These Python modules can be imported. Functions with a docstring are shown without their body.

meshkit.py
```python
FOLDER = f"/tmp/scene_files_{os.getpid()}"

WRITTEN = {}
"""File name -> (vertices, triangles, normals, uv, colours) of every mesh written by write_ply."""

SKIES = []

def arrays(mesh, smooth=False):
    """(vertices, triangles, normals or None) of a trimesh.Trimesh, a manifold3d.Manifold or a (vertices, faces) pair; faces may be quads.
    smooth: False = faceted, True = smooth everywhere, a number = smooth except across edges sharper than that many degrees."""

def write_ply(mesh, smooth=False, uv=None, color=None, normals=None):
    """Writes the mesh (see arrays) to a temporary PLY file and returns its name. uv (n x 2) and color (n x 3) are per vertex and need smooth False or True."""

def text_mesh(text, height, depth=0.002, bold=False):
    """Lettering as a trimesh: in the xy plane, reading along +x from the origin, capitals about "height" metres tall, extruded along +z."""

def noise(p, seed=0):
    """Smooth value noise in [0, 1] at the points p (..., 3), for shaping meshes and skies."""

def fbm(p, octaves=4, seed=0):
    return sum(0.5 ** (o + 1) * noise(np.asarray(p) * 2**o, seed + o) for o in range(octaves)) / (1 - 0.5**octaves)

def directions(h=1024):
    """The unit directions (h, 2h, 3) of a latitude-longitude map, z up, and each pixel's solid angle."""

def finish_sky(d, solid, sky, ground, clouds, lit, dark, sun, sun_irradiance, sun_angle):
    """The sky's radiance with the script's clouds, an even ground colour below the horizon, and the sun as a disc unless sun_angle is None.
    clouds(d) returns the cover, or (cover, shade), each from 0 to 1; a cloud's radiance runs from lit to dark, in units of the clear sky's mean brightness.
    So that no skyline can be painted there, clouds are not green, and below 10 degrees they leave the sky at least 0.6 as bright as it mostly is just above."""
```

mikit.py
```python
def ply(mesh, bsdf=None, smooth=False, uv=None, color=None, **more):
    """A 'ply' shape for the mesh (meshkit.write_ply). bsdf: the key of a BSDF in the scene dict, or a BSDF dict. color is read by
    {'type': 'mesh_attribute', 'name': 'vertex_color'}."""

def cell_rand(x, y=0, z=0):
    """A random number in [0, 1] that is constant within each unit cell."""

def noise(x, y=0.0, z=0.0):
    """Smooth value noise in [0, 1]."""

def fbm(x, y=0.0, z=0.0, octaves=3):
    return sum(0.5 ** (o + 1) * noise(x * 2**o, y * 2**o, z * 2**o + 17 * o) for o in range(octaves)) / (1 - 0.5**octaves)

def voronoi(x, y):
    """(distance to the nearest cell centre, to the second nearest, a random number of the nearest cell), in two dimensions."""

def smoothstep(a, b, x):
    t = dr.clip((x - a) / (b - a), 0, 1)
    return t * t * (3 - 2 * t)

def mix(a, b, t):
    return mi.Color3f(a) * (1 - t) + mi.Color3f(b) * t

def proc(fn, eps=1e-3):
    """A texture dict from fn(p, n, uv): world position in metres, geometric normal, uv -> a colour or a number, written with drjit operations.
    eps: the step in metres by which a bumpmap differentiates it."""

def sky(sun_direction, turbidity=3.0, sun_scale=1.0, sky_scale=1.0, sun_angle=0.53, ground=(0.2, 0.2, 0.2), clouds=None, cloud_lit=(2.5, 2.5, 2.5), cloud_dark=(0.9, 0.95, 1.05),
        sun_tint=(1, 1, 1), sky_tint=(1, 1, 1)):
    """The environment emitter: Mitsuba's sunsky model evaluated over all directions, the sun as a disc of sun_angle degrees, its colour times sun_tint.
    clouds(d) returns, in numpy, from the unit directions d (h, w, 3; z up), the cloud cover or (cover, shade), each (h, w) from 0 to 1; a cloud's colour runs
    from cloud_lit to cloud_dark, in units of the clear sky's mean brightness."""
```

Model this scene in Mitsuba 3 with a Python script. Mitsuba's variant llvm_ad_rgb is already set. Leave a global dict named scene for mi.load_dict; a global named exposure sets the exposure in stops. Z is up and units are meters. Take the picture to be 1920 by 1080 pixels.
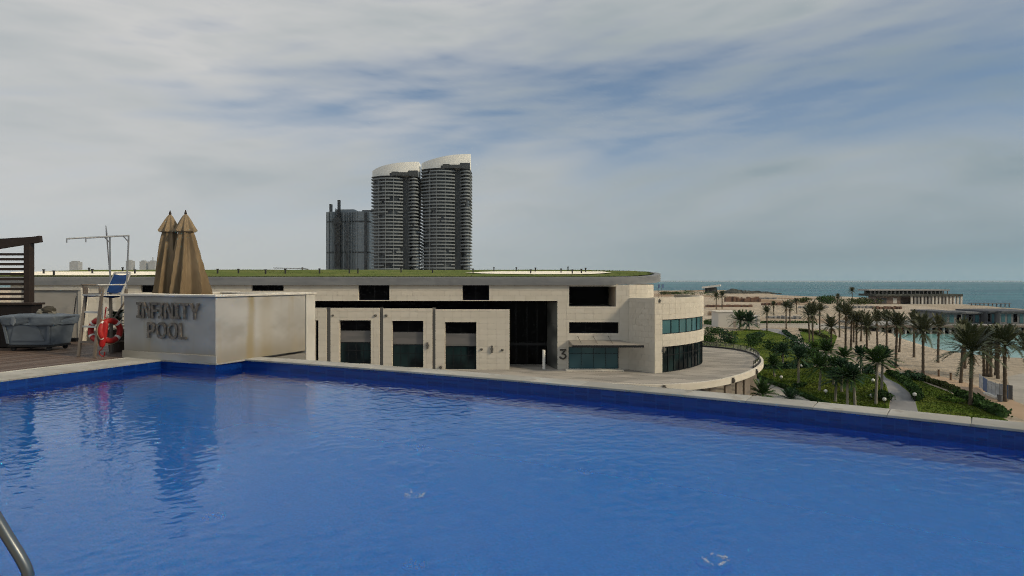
import math, random
import numpy as np, trimesh, shapely
import mitsuba as mi, drjit as dr
import mikit, meshkit
from mikit import noise, fbm, cell_rand, smoothstep, mix
from shapely.geometry import Polygon, LineString, box as sbox
from shapely.ops import unary_union
from scipy.interpolate import splprep, splev, PchipInterpolator

T = mi.ScalarTransform4f
rng = np.random.default_rng(7)
random.seed(7)
scene, labels = {}, {}

# ------------------------------------------------------------------ camera, sky, exposure
EZ, F, CX, HY = 1.6, 1200.0, 960.0, 527.0        # eye height over the pool deck; focal length and horizon of the 1920 px photograph
scene['camera'] = {'type': 'perspective', 'fov_axis': 'x', 'fov': 2 * math.degrees(math.atan(960 / F)), 'near_clip': 0.05, 'far_clip': 40000.0,
                   'principal_point_offset_y': (540 - HY) / 1080,
                   'to_world': T().look_at(origin=[0, 0, EZ], target=[0, 10, EZ], up=[0, 0, 1]),
                   'medium': {'type': 'ref', 'id': 'air'}}
exposure = 1.22
SUN = (0.78, -0.37, 0.50)


def cloud_layer(d):
    """high thin veil with ragged breaks; thicker to the left, thinning towards the sea on the right, hazy at the horizon"""
    x, y, z = d[..., 0], d[..., 1], np.maximum(d[..., 2], 0.0)
    az, el = np.arctan2(x, y), np.degrees(np.arcsin(np.clip(z, 0, 1)))
    fb = lambda sx, sz, o, oc, seed: meshkit.fbm(np.stack([x * sx + o, y * sx, z * sz], -1), oc, seed) - 0.5
    w = fb(2.0, 5.0, 4.0, 3, 3)
    big = meshkit.fbm(np.stack([x * 2.6 + 1.2 * w + 1.7, y * 2.6 + .4 * w, z * 9.0 + 1.5 * w], -1), 5, 11) - 0.5
    mid = meshkit.fbm(np.stack([x * 6.5 + 1.6 * w, y * 6.5, z * 22 + 2.2 * w], -1), 5, 23) - 0.5
    wisp = meshkit.fbm(np.stack([x * 9 + 3 * w + 2.5 * z, y * 9, z * 50 + 5 * w - 5 * x], -1), 5, 37) - 0.5
    side = 0.5 - 0.5 * np.tanh((az - 0.10) / 0.40)
    breaks = np.exp(-((el - 15.0 - 6 * big) / 4.6) ** 2) * (0.5 + 0.5 * np.tanh((az + 0.40) / 0.16)) + 0.16 * np.exp(-((el - 17.0) / 9.0) ** 2) * (0.5 + 0.5 * np.tanh((az - 0.50) / 0.10))
    cover = 0.95 + 0.05 * side - 0.70 * breaks + 0.65 * big + 1.25 * mid + 0.95 * wisp
    cover = np.clip(cover, 0.04, 0.96)
    low = np.exp(-(z / 0.12) ** 1.3)                              # haze bank towards the horizon
    cover = cover * (1 - low) + 0.93 * low
    shade = np.clip(0.34 - 0.24 * side + 0.7 * mid - 0.5 * big + 0.3 * wisp, 0, 1)
    shade = shade * (1 - low) + np.clip(1.0 - 0.84 * side, 0, 1) * low
    return cover, shade


scene['sky'] = mikit.sky(SUN, turbidity=3.2, sun_scale=0.82, sky_scale=1.1, sun_angle=9, clouds=cloud_layer,
                         cloud_lit=(2.78, 2.77, 2.72), cloud_dark=(0.46, 0.94, 1.20), sun_tint=(0.90, 0.95, 1.0), sky_tint=(1.0, 1.02, 1.06), ground=(0.2, 0.2, 0.2))
HAZE = True

# ------------------------------------------------------------------ materials
def tex(fn, eps=1e-3): return mikit.proc(fn, eps)
def rgb(c): return {'type': 'rgb', 'value': [float(v) for v in c]}


def mat(name, color, rough=0.7, spec=0.3, metal=0.0, bump=None, scale=0.002, eps=1e-3, two=True):
    b = {'type': 'principled', 'base_color': color if isinstance(color, dict) else rgb(color), 'roughness': rough, 'specular': spec, 'metallic': metal}
    if bump is not None:
        b = {'type': 'bumpmap', 'arbitrary': tex(bump, eps), 'scale': scale, 'bsdf': b}
    scene[name] = {'type': 'twosided', 'bsdf': b} if two else b


def speck(a, b, s=(1, 1, 1), octaves=4, lo=0.3, hi=0.7):
    return tex(lambda p, n, uv: mix(a, b, smoothstep(lo, hi, fbm(p.x * s[0], p.y * s[1], p.z * s[2], octaves=octaves))))


for i, (a, b) in enumerate([((.545, .51, .44), (.51, .475, .405)), ((.53, .495, .425), (.555, .52, .45)), ((.52, .485, .415), (.54, .505, .435))]):
    mat(f'm_stone_{i}', speck(a, b, (.5, .5, 1.3)), .85, .2)
mat('m_stone_edge', (.455, .42, .36), .9, .2)
mat('m_fascia', tex(lambda p, n, uv: mix((.185, .195, .205), (.135, .143, .155), smoothstep(.3, .7, fbm(p.x * .25, p.y * .25, p.z * 1.5, octaves=4))
                                         * (0.4 + 0.6 * noise(p.x * 1.7, p.y * 1.7, 0)))), .8, .3)
mat('m_roof_grass', tex(lambda p, n, uv: mix((.075, .10, .028), (.10, .115, .038), smoothstep(.35, .7, fbm(p.x * .35, p.y * .35, 0, octaves=4)))), .95, .1,
    bump=lambda p, n, uv: fbm(p.x * 2, p.y * 2, p.z, octaves=3), scale=.15, eps=.05)
mat('m_roof_path', (.62, .58, .49), .9, .2)
mat('m_black', (.004, .004, .005), .6, .1)
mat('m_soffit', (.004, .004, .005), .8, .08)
mat('m_frame', (.012, .013, .015), .4, .3)
mat('m_glass_dark', (.002, .0022, .003), .06, .04)
mat('m_glass_teal', tex(lambda p, n, uv: mix((.03, .095, .115), (.07, .165, .185), noise(p.x * .5, p.z * .4, p.y * .5))), .06, .4)
mat('m_glass_bay', tex(lambda p, n, uv: mix((.003, .006, .008), (.012, .028, .03), smoothstep(.3, .8, noise(p.x * .9, p.z * .5, 3.)))), .06, .18)
mat('m_spandrel', tex(lambda p, n, uv: mix((.13, .125, .125), (.10, .10, .10), smoothstep(.2, .8, noise(p.x * .6, p.z * 4, 1)))), .6, .4)
mat('m_pilaster', (.15, .145, .135), .6, .4)
mat('m_metal_panel', tex(lambda p, n, uv: mix((.16, .165, .155), (.05, .055, .055), smoothstep(.3, .75, noise(p.x * .3, p.y * .3, p.z * .55)))), .3, .6)
mat('m_canopy', (.24, .22, .19), .7, .3)
mat('m_digit', (.05, .045, .04), .4, .5)
mat('m_lamp_grey', (.10, .095, .085), .6, .4)
mat('m_terrace', tex(lambda p, n, uv: mix((.31, .285, .25), (.17, .16, .145), smoothstep(.35, .65, fbm(p.x * .25, p.y * .6, 0, octaves=4)) * .6
                                          + .45 * smoothstep(.84, .9, dr.abs(2 * ((p.x * .18 + p.y * .26) - dr.floor(p.x * .18 + p.y * .26)) - 1)))), .85, .25)
mat('m_column', speck((.36, .31, .26), (.30, .26, .22), (.8, .8, .3)), .85, .2)
mat('m_jamb', (.40, .33, .25), .85, .2)
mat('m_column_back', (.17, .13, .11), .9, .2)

# near the pool
def slab_stone(p, n, uv):
    b = mix((.33, .325, .30), (.265, .26, .235), smoothstep(.3, .7, fbm(p.x * 2.2, p.y * 2.2, p.z * 2.2, octaves=5)))
    return mix(b, (.24, .22, .19), .7 * smoothstep(.58, .75, fbm(p.x * 6 + 9, p.y * 6, p.z * 6, octaves=3)))
for i, k in enumerate((1.0, .92, 1.07)):
    mat(f'm_coping_{i}', tex(lambda p, n, uv, k=k: slab_stone(p, n, uv) * k), .75, .3, bump=lambda p, n, uv: fbm(p.x * 30, p.y * 30, p.z * 30, octaves=3), scale=.002)
mat('m_coping_edge', speck((.46, .45, .41), (.38, .37, .33), (4, 4, 4)), .6, .3)
mat('m_joint', (.20, .19, .17), .9, .2)


def plaster(p, n, uv):
    b = mix((.39, .38, .355), (.32, .31, .285), smoothstep(.3, .7, fbm(p.x * 1.3, p.y * 1.3, p.z * 1.3, octaves=5)))
    low = smoothstep(.55, .05, p.z + .35 * (fbm(p.x * 2.5, p.y * 2.5, 0, octaves=4) - .5))
    b = mix(b, (.25, .235, .205), .8 * smoothstep(.5, .8, fbm(p.x * 1.1 + 20, p.y * 1.1, p.z * 1.6, octaves=5)))
    b = mix(b, (.22, .19, .14), .75 * low)
    run = smoothstep(.55, .8, fbm(p.x * 4.5 + 3, p.y * 4.5 - p.x * 2, p.z * .35, octaves=4))
    return mix(b, (.30, .25, .165), .55 * run)
mat('m_plaster', tex(plaster), .85, .25, bump=lambda p, n, uv: fbm(p.x * 9, p.y * 9, p.z * 9, octaves=4), scale=.006)


def stained(p, n, uv):
    b = plaster(p, n, uv)
    # rust-yellow water runs below the cap
    s = p.x * .37 + p.y * .93
    c1 = smoothstep(.16, .02, dr.abs(s - 10.15 + .05 * noise(p.z * 3, 1)))
    c2 = smoothstep(.30, .03, dr.abs(s - 10.55))
    return mix(b, (.25, .195, .095), dr.clip(.95 * c1 + .45 * c2, 0, 1) * (.45 + .55 * noise(p.z * 2.3, s * 5)))
mat('m_plaster_stained', tex(stained), .85, .25, bump=lambda p, n, uv: fbm(p.x * 9, p.y * 9, p.z * 9, octaves=4), scale=.006)
mat('m_plaster_clean', speck((.52, .50, .45), (.46, .44, .39), (2, 2, 2)), .8, .25)
mat('m_plaster_low', speck((.40, .37, .31), (.30, .27, .215), (1.5, 1.5, 4)), .85, .25)
mat('m_cap', speck((.60, .57, .51), (.50, .47, .41), (3, 3, 3)), .7, .3)
mat('m_letter', tex(lambda p, n, uv: mix((.105, .096, .086), (.20, .17, .14), smoothstep(.35, .7, fbm(p.x * 14, p.y * 14, p.z * 14, octaves=3)))), .45, .5, metal=.35)
mat('m_wall_white', speck((.40, .385, .355), (.34, .325, .295), (1.5, 1.5, 1.5)), .85, .2)
for i, c in enumerate([(.098, .066, .050), (.118, .083, .064), (.082, .053, .040), (.130, .098, .080)]):
    mat(f'm_plank_{i}', tex(lambda p, n, uv, c=c: mix(c, tuple(.55 * v for v in c), smoothstep(.35, .75, fbm((p.x * .93 - p.y * .37) * 45, (p.x * .37 + p.y * .93) * 1.6, 0, octaves=3)))), .55, .35)
mat('m_dark_wood', tex(lambda p, n, uv: mix((.030, .018, .012), (.016, .010, .007), fbm(p.x * 3, p.y * 3, p.z * 25, octaves=3))), .55, .35)
mat('m_counter', (.010, .006, .005), .6, .3)
mat('m_cart', tex(lambda p, n, uv: mix((.115, .14, .17), (.085, .105, .13), smoothstep(.3, .7, fbm(p.x * 4, p.y * 4, p.z * 6, octaves=4)))), .5, .4)
mat('m_cart_light', tex(lambda p, n, uv: mix((.16, .185, .215), (.12, .14, .165), fbm(p.x * 5, p.y * 5, p.z * 5, octaves=4))), .5, .4)
mat('m_rubber', (.012, .012, .013), .7, .3)
mat('m_towel', (.20, .19, .16), .95, .1)
mat('m_towel_dark', (.06, .055, .045), .95, .1)
mat('m_chair_wood', speck((.19, .165, .14), (.12, .10, .085), (8, 8, 2)), .6, .35)
mat('m_white_paint', speck((.52, .52, .50), (.42, .42, .40), (5, 5, 5)), .45, .45)
mat('m_alu', (.30, .31, .32), .35, .5, metal=.6)
mat('m_blue_sling', (.008, .055, .19), .6, .3)
mat('m_blue_faded', (.10, .22, .42), .6, .3)
mat('m_red', (.35, .018, .016), .5, .4)
mat('m_red_dark', (.36, .012, .012), .5, .4)
mat('m_band', (.7, .68, .63), .7, .3)
mat('m_steel', (.24, .25, .25), .25, .5, metal=1.0)
mat('m_pot', (.055, .04, .033), .7, .3)
mat('m_leaf_dark', (.012, .028, .014), .5, .4)
mat('m_umbrella', tex(lambda p, n, uv: mix((.235, .175, .108), (.18, .132, .08), smoothstep(.3, .7, fbm(p.x * 6, p.y * 6, p.z * 2, octaves=4)))), .9, .15,
    bump=lambda p, n, uv: fbm(p.x * 25, p.y * 25, p.z * 8, octaves=3), scale=.004)
mat('m_umbrella_cap', (.25, .19, .12), .9, .15)


def mosaic_fn(a, b, g, size=.031):
    def fn(p, n, uv):
        hor = dr.abs(n.z) > .7
        u = dr.select(hor, p.x * .88 - p.y * .47, dr.select(dr.abs(n.x * .9 + n.y * .42) > dr.abs(n.x * .42 - n.y * .9), p.x * .37 + p.y * .93, p.x * .87 - p.y * .49)) / size
        v = dr.select(hor, p.x * .47 + p.y * .88, p.z + 10) / size
        fu, fv = u - dr.floor(u), v - dr.floor(v)
        grout = dr.maximum(smoothstep(.42, .47, dr.abs(fu - .5)), smoothstep(.42, .47, dr.abs(fv - .5)))
        return mix(mix(a, b, cell_rand(dr.floor(u), dr.floor(v), 3)), g, grout)
    return fn
band_tiles, field_tiles = (mosaic_fn((.001, .016, .115), (.002, .034, .19), (.006, .036, .17), .031), mosaic_fn((.0005, .255, .74), (.001, .325, .85), (.0005, .285, .79), .031))
mid_tiles = mosaic_fn((.001, .075, .33), (.002, .10, .42), (.002, .085, .37), .031)
mat('m_mosaic', tex(lambda p, n, uv: mix(band_tiles(p, n, uv), mid_tiles(p, n, uv), smoothstep(-.385, -.39, p.z))), .25, .5)
mat('m_floor_mosaic', tex(field_tiles), .5, .4)
scene['m_water'] = {'type': 'dielectric', 'int_ior': 1.29, 'ext_ior': 1.0}
mat('m_inlet', (.8, .82, .82), .5, .4)

# garden and coast
mat('m_sand', tex(lambda p, n, uv: mix(mix((.33, .28, .215), (.39, .335, .265), smoothstep(.3, .7, fbm(p.x * .09, p.y * .05, 0, octaves=5))), (.24, .17, .115),
                                       smoothstep(.56, .70, fbm(p.x * .018 + 7, p.y * .012, 0, octaves=5)) * smoothstep(170, 330, p.y))
                    * (1 - .28 * smoothstep(.52, .75, fbm(p.x * .9, p.y * .6, 0, octaves=4))) * (.88 + .24 * fbm(p.x * .25 + 5, p.y * .8, 0, octaves=4)) + .10 * smoothstep(-15.75, -16.15, p.z) * mi.Color3f(.2, .15, .1)), .95, .1,
    bump=lambda p, n, uv: fbm(p.x * .9, p.y * .9, 0, octaves=5), scale=.5, eps=.05)
mat('m_lawn', tex(lambda p, n, uv: mix((.055, .090, .012), (.098, .128, .022), smoothstep(.3, .7, fbm(p.x * .22, p.y * .22, 0, octaves=5)))
                  * (.75 + .5 * noise(p.x * 2.6, p.y * 2.6, 0))), .95, .1, bump=lambda p, n, uv: fbm(p.x * 3, p.y * 3, 0, octaves=3), scale=.12, eps=.03)
mat('m_path_beige', speck((.35, .33, .295), (.29, .275, .245), (.5, .5, .5)), .9, .2)
mat('m_path_grey', speck((.22, .22, .225), (.185, .185, .19), (.4, .4, .4)), .9, .2)
mat('m_sand_path', speck((.38, .28, .20), (.33, .245, .17), (.3, .3, .3)), .95, .1)
mat('m_kerb', (.30, .28, .25), .9, .2)
def sea_bump(p, n, uv): return fbm(p.x * .12, p.y * .35, 0, octaves=5)
mat('m_sea', tex(lambda p, n, uv: mix((.012, .082, .105), (.017, .118, .135), smoothstep(.35, .65, fbm(p.x * .004, p.y * .012, 0, octaves=4)))), .3, .25, bump=sea_bump, scale=1.0, eps=.3)
mat('m_lagoon', tex(lambda p, n, uv: mix((.13, .28, .275), (.20, .34, .325), smoothstep(.3, .7, fbm(p.x * .05, p.y * .03, 0, octaves=4)))), .15, .5,
    bump=lambda p, n, uv: fbm(p.x * .6, p.y * 1.2, 0, octaves=4), scale=.12, eps=.1)
for i, c in enumerate([(.060, .070, .034), (.048, .062, .027), (.074, .080, .040)]):
    mat(f'm_frond_{i}', tex(lambda p, n, uv, c=c: mi.Color3f(c) * (.7 + .6 * noise(p.x * 1.3, p.y * 1.3, p.z * 1.3))), .6, .35)
mat('m_frond_dry', (.14, .10, .055), .85, .2)
mat('m_trunk', tex(lambda p, n, uv: mix((.125, .10, .075), (.075, .06, .045), noise(p.x * 3, p.y * 3, p.z * 7))), .9, .15)
mat('m_trunk_pale', (.24, .225, .185), .9, .15)
for i, c in enumerate([(.036, .074, .022), (.064, .120, .022), (.058, .074, .028), (.032, .068, .036)]):
    mat(f'm_leaf_{i}', tex(lambda p, n, uv, c=c: mi.Color3f(c) * (.6 + .8 * noise(p.x * 1.1, p.y * 1.1, p.z * 1.1))), .85, .08)
mat('m_globe', (.75, .74, .68), .4, .4)
mat('m_dark_metal', (.03, .03, .03), .5, .4)
mat('m_white_wall', (.50, .485, .45), .85, .2)
mat('m_grey_wall', (.13, .135, .14), .85, .2)
mat('m_pavilion', (.15, .155, .16), .85, .2)
mat('m_pavilion_dark', (.085, .09, .10), .85, .2)
mat('m_grey_light', (.27, .265, .255), .85, .2)
mat('m_brown_wall', (.16, .10, .075), .9, .2)
mat('m_rock', speck((.085, .09, .08), (.05, .055, .05), (.4, .4, .4)), .95, .1)
mat('m_blue_panel', (.10, .16, .30), .6, .3)
mat('m_banner_white', speck((.50, .51, .52), (.36, .38, .41), (1.5, 1.5, 1.5), 3), .7, .3)
mat('m_wood_post', (.15, .10, .065), .9, .2)
mat('m_rope', (.30, .24, .17), .9, .2)
mat('m_tower_band', tex(lambda p, n, uv: mix((.155, .185, .205), (.20, .23, .25), noise(p.x * .05, p.z * .3, 2))), .6, .4)
mat('m_tower_core', tex(lambda p, n, uv: mix((.018, .024, .030), (.048, .060, .068), smoothstep(.45, .6, cell_rand(dr.floor(p.x * .33), dr.floor(p.z * .303), 1)))), .3, .5)
mat('m_tower_recess', (.045, .054, .060), .6, .4)
mat('m_tower_crown', (.70, .72, .70), .6, .4)
mat('m_glass_tower', tex(lambda p, n, uv: mix((.17, .215, .25), (.225, .27, .30), cell_rand(dr.floor(p.x * .4), dr.floor(p.z * .303), 2))), .35, .5)
mat('m_glass_tower_band', (.24, .275, .295), .5, .4)
mat('m_far', (.27, .275, .28), .9, .1)

# ------------------------------------------------------------------ helpers
used = {}
def numbered(name):
    k = used.get(name, 0)
    used[name] = k + 1
    return name if k == 0 else f'{name}_{k:03d}'


def tag(key, label=None, cat=None, group=None, kind=None):
    labels.setdefault(key, {}).update({a: b for a, b in (('label', label), ('category', cat), ('group', group), ('kind', kind)) if b})
    return key


def thing(name, label, cat, group=None):
    return tag(numbered(name), label, cat, group)


def cat(ms):
    return ms[0] if len(ms) == 1 else trimesh.util.concatenate([m if isinstance(m, trimesh.Trimesh) else trimesh.Trimesh(*m, process=False) for m in ms])


def put(name, mesh, bsdf, parent=None, smooth=False, world=None, label=None):
    key = numbered(f'{parent}__{name}' if parent else name)
    d = mesh if isinstance(mesh, dict) else mikit.ply(cat(mesh) if isinstance(mesh, list) else mesh, bsdf, smooth)
    if world is not None: d = {**d, 'to_world': world}
    scene[key] = d
    if label: tag(key, label)
    return key


def struct(name, mesh, bsdf, smooth=False, label=None):
    k = put(name, mesh, bsdf, None, smooth)
    return tag(k, label, kind='structure')


def P(u, v, z):                 # the point at height z that stands at a pixel of the photograph: layout measurements
    Y = F * (EZ - z) / (v - HY)
    return np.array([(u - CX) / F * Y, Y])
def W(u, v, Y): return np.array([(u - CX) / F * Y, Y, EZ - (v - HY) / F * Y])


BOXF = np.array([[0, 2, 3], [0, 3, 1], [4, 5, 7], [4, 7, 6], [0, 1, 5], [0, 5, 4], [2, 6, 7], [2, 7, 3], [0, 4, 6], [0, 6, 2], [1, 3, 7], [1, 7, 5]])
def frame_box(o, a, b, c, ra, rb, rc):
    """box spanned by ranges along axes a, b, c from o"""
    o, a, b, c = (np.asarray(x, float) for x in (o, a, b, c))
    v = np.array([o + a * i + b * j + c * k for i in ra for j in rb for k in rc])
    m = trimesh.Trimesh(v, BOXF.copy(), process=False)
    if np.dot(np.cross(a, b), c) * (ra[1] - ra[0]) * (rb[1] - rb[0]) * (rc[1] - rc[0]) < 0: m.invert()
    if m.volume < 0: m.invert()
    return m
def box(x0, x1, y0, y1, z0, z1): return frame_box([0, 0, 0], [1, 0, 0], [0, 1, 0], [0, 0, 1], (x0, x1), (y0, y1), (z0, z1))
def cbox(o, a, b, c, ra, rb, rc, ch=.008):
    """box with chamfered edges"""
    o, a, b, c = (np.asarray(x, float) for x in (o, a, b, c))
    pts = []
    r = [sorted(ra), sorted(rb), sorted(rc)]
    for i in (0, 1):
        for j in (0, 1):
            for k in (0, 1):
                for ax in range(3):
                    q = [r[0][i], r[1][j], r[2][k]]
                    for m, s in enumerate((i, j, k)):
                        if m != ax: q[m] += ch if s == 0 else -ch
                    pts.append(o + a * q[0] + b * q[1] + c * q[2])
    return trimesh.convex.convex_hull(np.array(pts))


def beam(p, q, w, h=None):
    p, q = np.asarray(p, float), np.asarray(q, float)
    t = q - p; L = np.linalg.norm(t); t /= L
    s = np.cross(t, [0, 0, 1.0]) if abs(t[2]) < .95 else np.array([1.0, 0, 0])
    s /= np.linalg.norm(s); n = np.cross(s, t)
    h = h or w
    return frame_box(p, t, s, n, (0, L), (-w / 2, w / 2), (-h / 2, h / 2))


def tube(points, radius, sides=10, caps=True):
    p = np.asarray(points, float)
    r = np.broadcast_to(radius, (len(p),))
    t = np.gradient(p, axis=0); t /= np.linalg.norm(t, axis=1, keepdims=True)
    up = np.array([0, 0, 1.0]) if abs(t[0][2]) < .9 else np.array([1.0, 0, 0])
    a = np.cross(t[0], up); a /= np.linalg.norm(a)
    V = []
    for i in range(len(p)):
        a = a - t[i] * np.dot(a, t[i]); a /= np.linalg.norm(a)
        b = np.cross(t[i], a)
        ang = np.arange(sides) * 2 * np.pi / sides
        V.append(p[i] + r[i] * (np.cos(ang)[:, None] * a + np.sin(ang)[:, None] * b))
    V = np.vstack(V); f = []
    for i in range(len(p) - 1):
        for j in range(sides):
            k = (j + 1) % sides
            A, B, C, D = i * sides + j, i * sides + k, (i + 1) * sides + k, (i + 1) * sides + j
            f += [[A, B, C], [A, C, D]]
    if caps:
        n = len(V); V = np.vstack([V, p[:1], p[-1:]])
        m = (len(p) - 1) * sides
        for j in range(sides):
            k = (j + 1) % sides
            f += [[n, k, j], [n + 1, m + j, m + k]]
    m = trimesh.Trimesh(V, np.array(f), process=False)
    if caps and m.volume < 0: m.invert()
    return m


def spline(pts, n=60, closed=False):
    pts = np.asarray(pts, float)
    tck, _ = splprep(pts.T, s=0, per=closed, k=min(3, len(pts) - 1))
    return np.array(splev(np.linspace(0, 1, n), tck)).T


def extr(poly, z0, z1):
    """polygon in the plan, extruded from z0 to z1"""
    out = []
    for g in getattr(poly, 'geoms', [poly]):
        if g.geom_type != 'Polygon' or g.area < 1e-6: continue
        m = trimesh.creation.extrude_polygon(g, z1 - z0, engine='earcut'); m.apply_translation([0, 0, z0]); out.append(m)
    return cat(out)


class Face:
    """an upright plane: s along it, z up, d out of it"""
    def __init__(self, p, q):
        self.o = np.array([p[0], p[1], 0.0]); t = np.array([q[0] - p[0], q[1] - p[1], 0.0])
        self.L = np.linalg.norm(t); self.t = t / self.L; self.n = np.array([self.t[1], -self.t[0], 0.0])
    def poly(self, poly, d0, d1):
        m = extr(poly, d0, d1)
        v = np.array(m.vertices)
        m = trimesh.Trimesh(self.o + v[:, :1] * self.t + v[:, 2:] * self.n + v[:, 1:2] * [0, 0, 1.0], m.faces, process=False)
        m.invert() if m.volume < 0 else None
        return m
    def box(self, s0, s1, z0, z1, d0, d1): return frame_box(self.o, self.t, [0, 0, 1], self.n, (s0, s1), (z0, z1), (d0, d1))
    def at(self, s, z, d): return self.o + self.t * s + self.n * d + np.array([0, 0, z])


def panels(face, shape, holder, w, h, z_base, off=0.0, joint=.022, thick=.04, mats=('m_stone_0', 'm_stone_1', 'm_stone_2'), s0=0.0):
    """stone panels in running rows over a facade outline (s, z), each a part of its own"""
    x0, y0, x1, y1 = shape.bounds
    r = 0
    z = z_base
    while z < y1:
        s = s0 + math.floor((x0 - s0) / w) * w + (off if r % 2 else 0) - w
        while s < x1:
            cell = sbox(s + joint / 2, z + joint / 2, s + w - joint / 2, z + h - joint / 2).intersection(shape)
            for g in getattr(cell, 'geoms', [cell]):
                if g.geom_type == 'Polygon' and g.area > .03:
                    put('panel', face.poly(g, 0.0, thick + .008 * rng.random()), mats[int(rng.integers(len(mats)))], holder)
            s += w
        z += h; r += 1

# ------------------------------------------------------------------ the pool
PZ, WZ = 0.0, -0.135                       # top of the mosaic band; water level
inner_px = [(454.4, 677), (560, 684.5), (760, 697.5), (960, 714), (1140, 732), (1400, 757.5), (1700, 787.5), (1920, 810)]
us = np.array([p[0] for p in inner_px]); vs = np.array([p[1] for p in inner_px])
vf = np.polynomial.Polynomial.fit(us, vs, 2)
far_edge = np.array([P(u, vf(u), PZ) for u in np.linspace(454.4, 1920, 15)])
far_edge = np.vstack([far_edge, far_edge[-1] + (far_edge[-1] - far_edge[-2]) / np.linalg.norm(far_edge[-1] - far_edge[-2]) * 11])
B, C = P(302, 677.5, PZ), P(404, 684.8, PZ)
A = P(4, 716, PZ)
dl = (B - A) / np.linalg.norm(B - A)       # direction of the left edge
df = np.array([dl[1], -dl[0]])             # direction of the short far edge
D = far_edge[0]
N0 = A - dl * 3.9
G_ = far_edge[-1]
Hc = G_ + np.array([-.5, -.866]) * 6.9
outline = [tuple(N0), tuple(B), tuple(C)] + [tuple(p) for p in far_edge] + [tuple(Hc)]
pool_poly = Polygon(outline)

struct('pool_basin', [extr(pool_poly.buffer(.28, join_style=2).difference(pool_poly), -1.45, -.001)], 'm_mosaic')
scene['pool_basin__floor'] = mikit.ply(extr(pool_poly.buffer(.2, join_style=2), -1.6, -1.25), 'm_floor_mosaic')
labels['pool_basin'].update(label='blue mosaic tiled pool basin')
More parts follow.
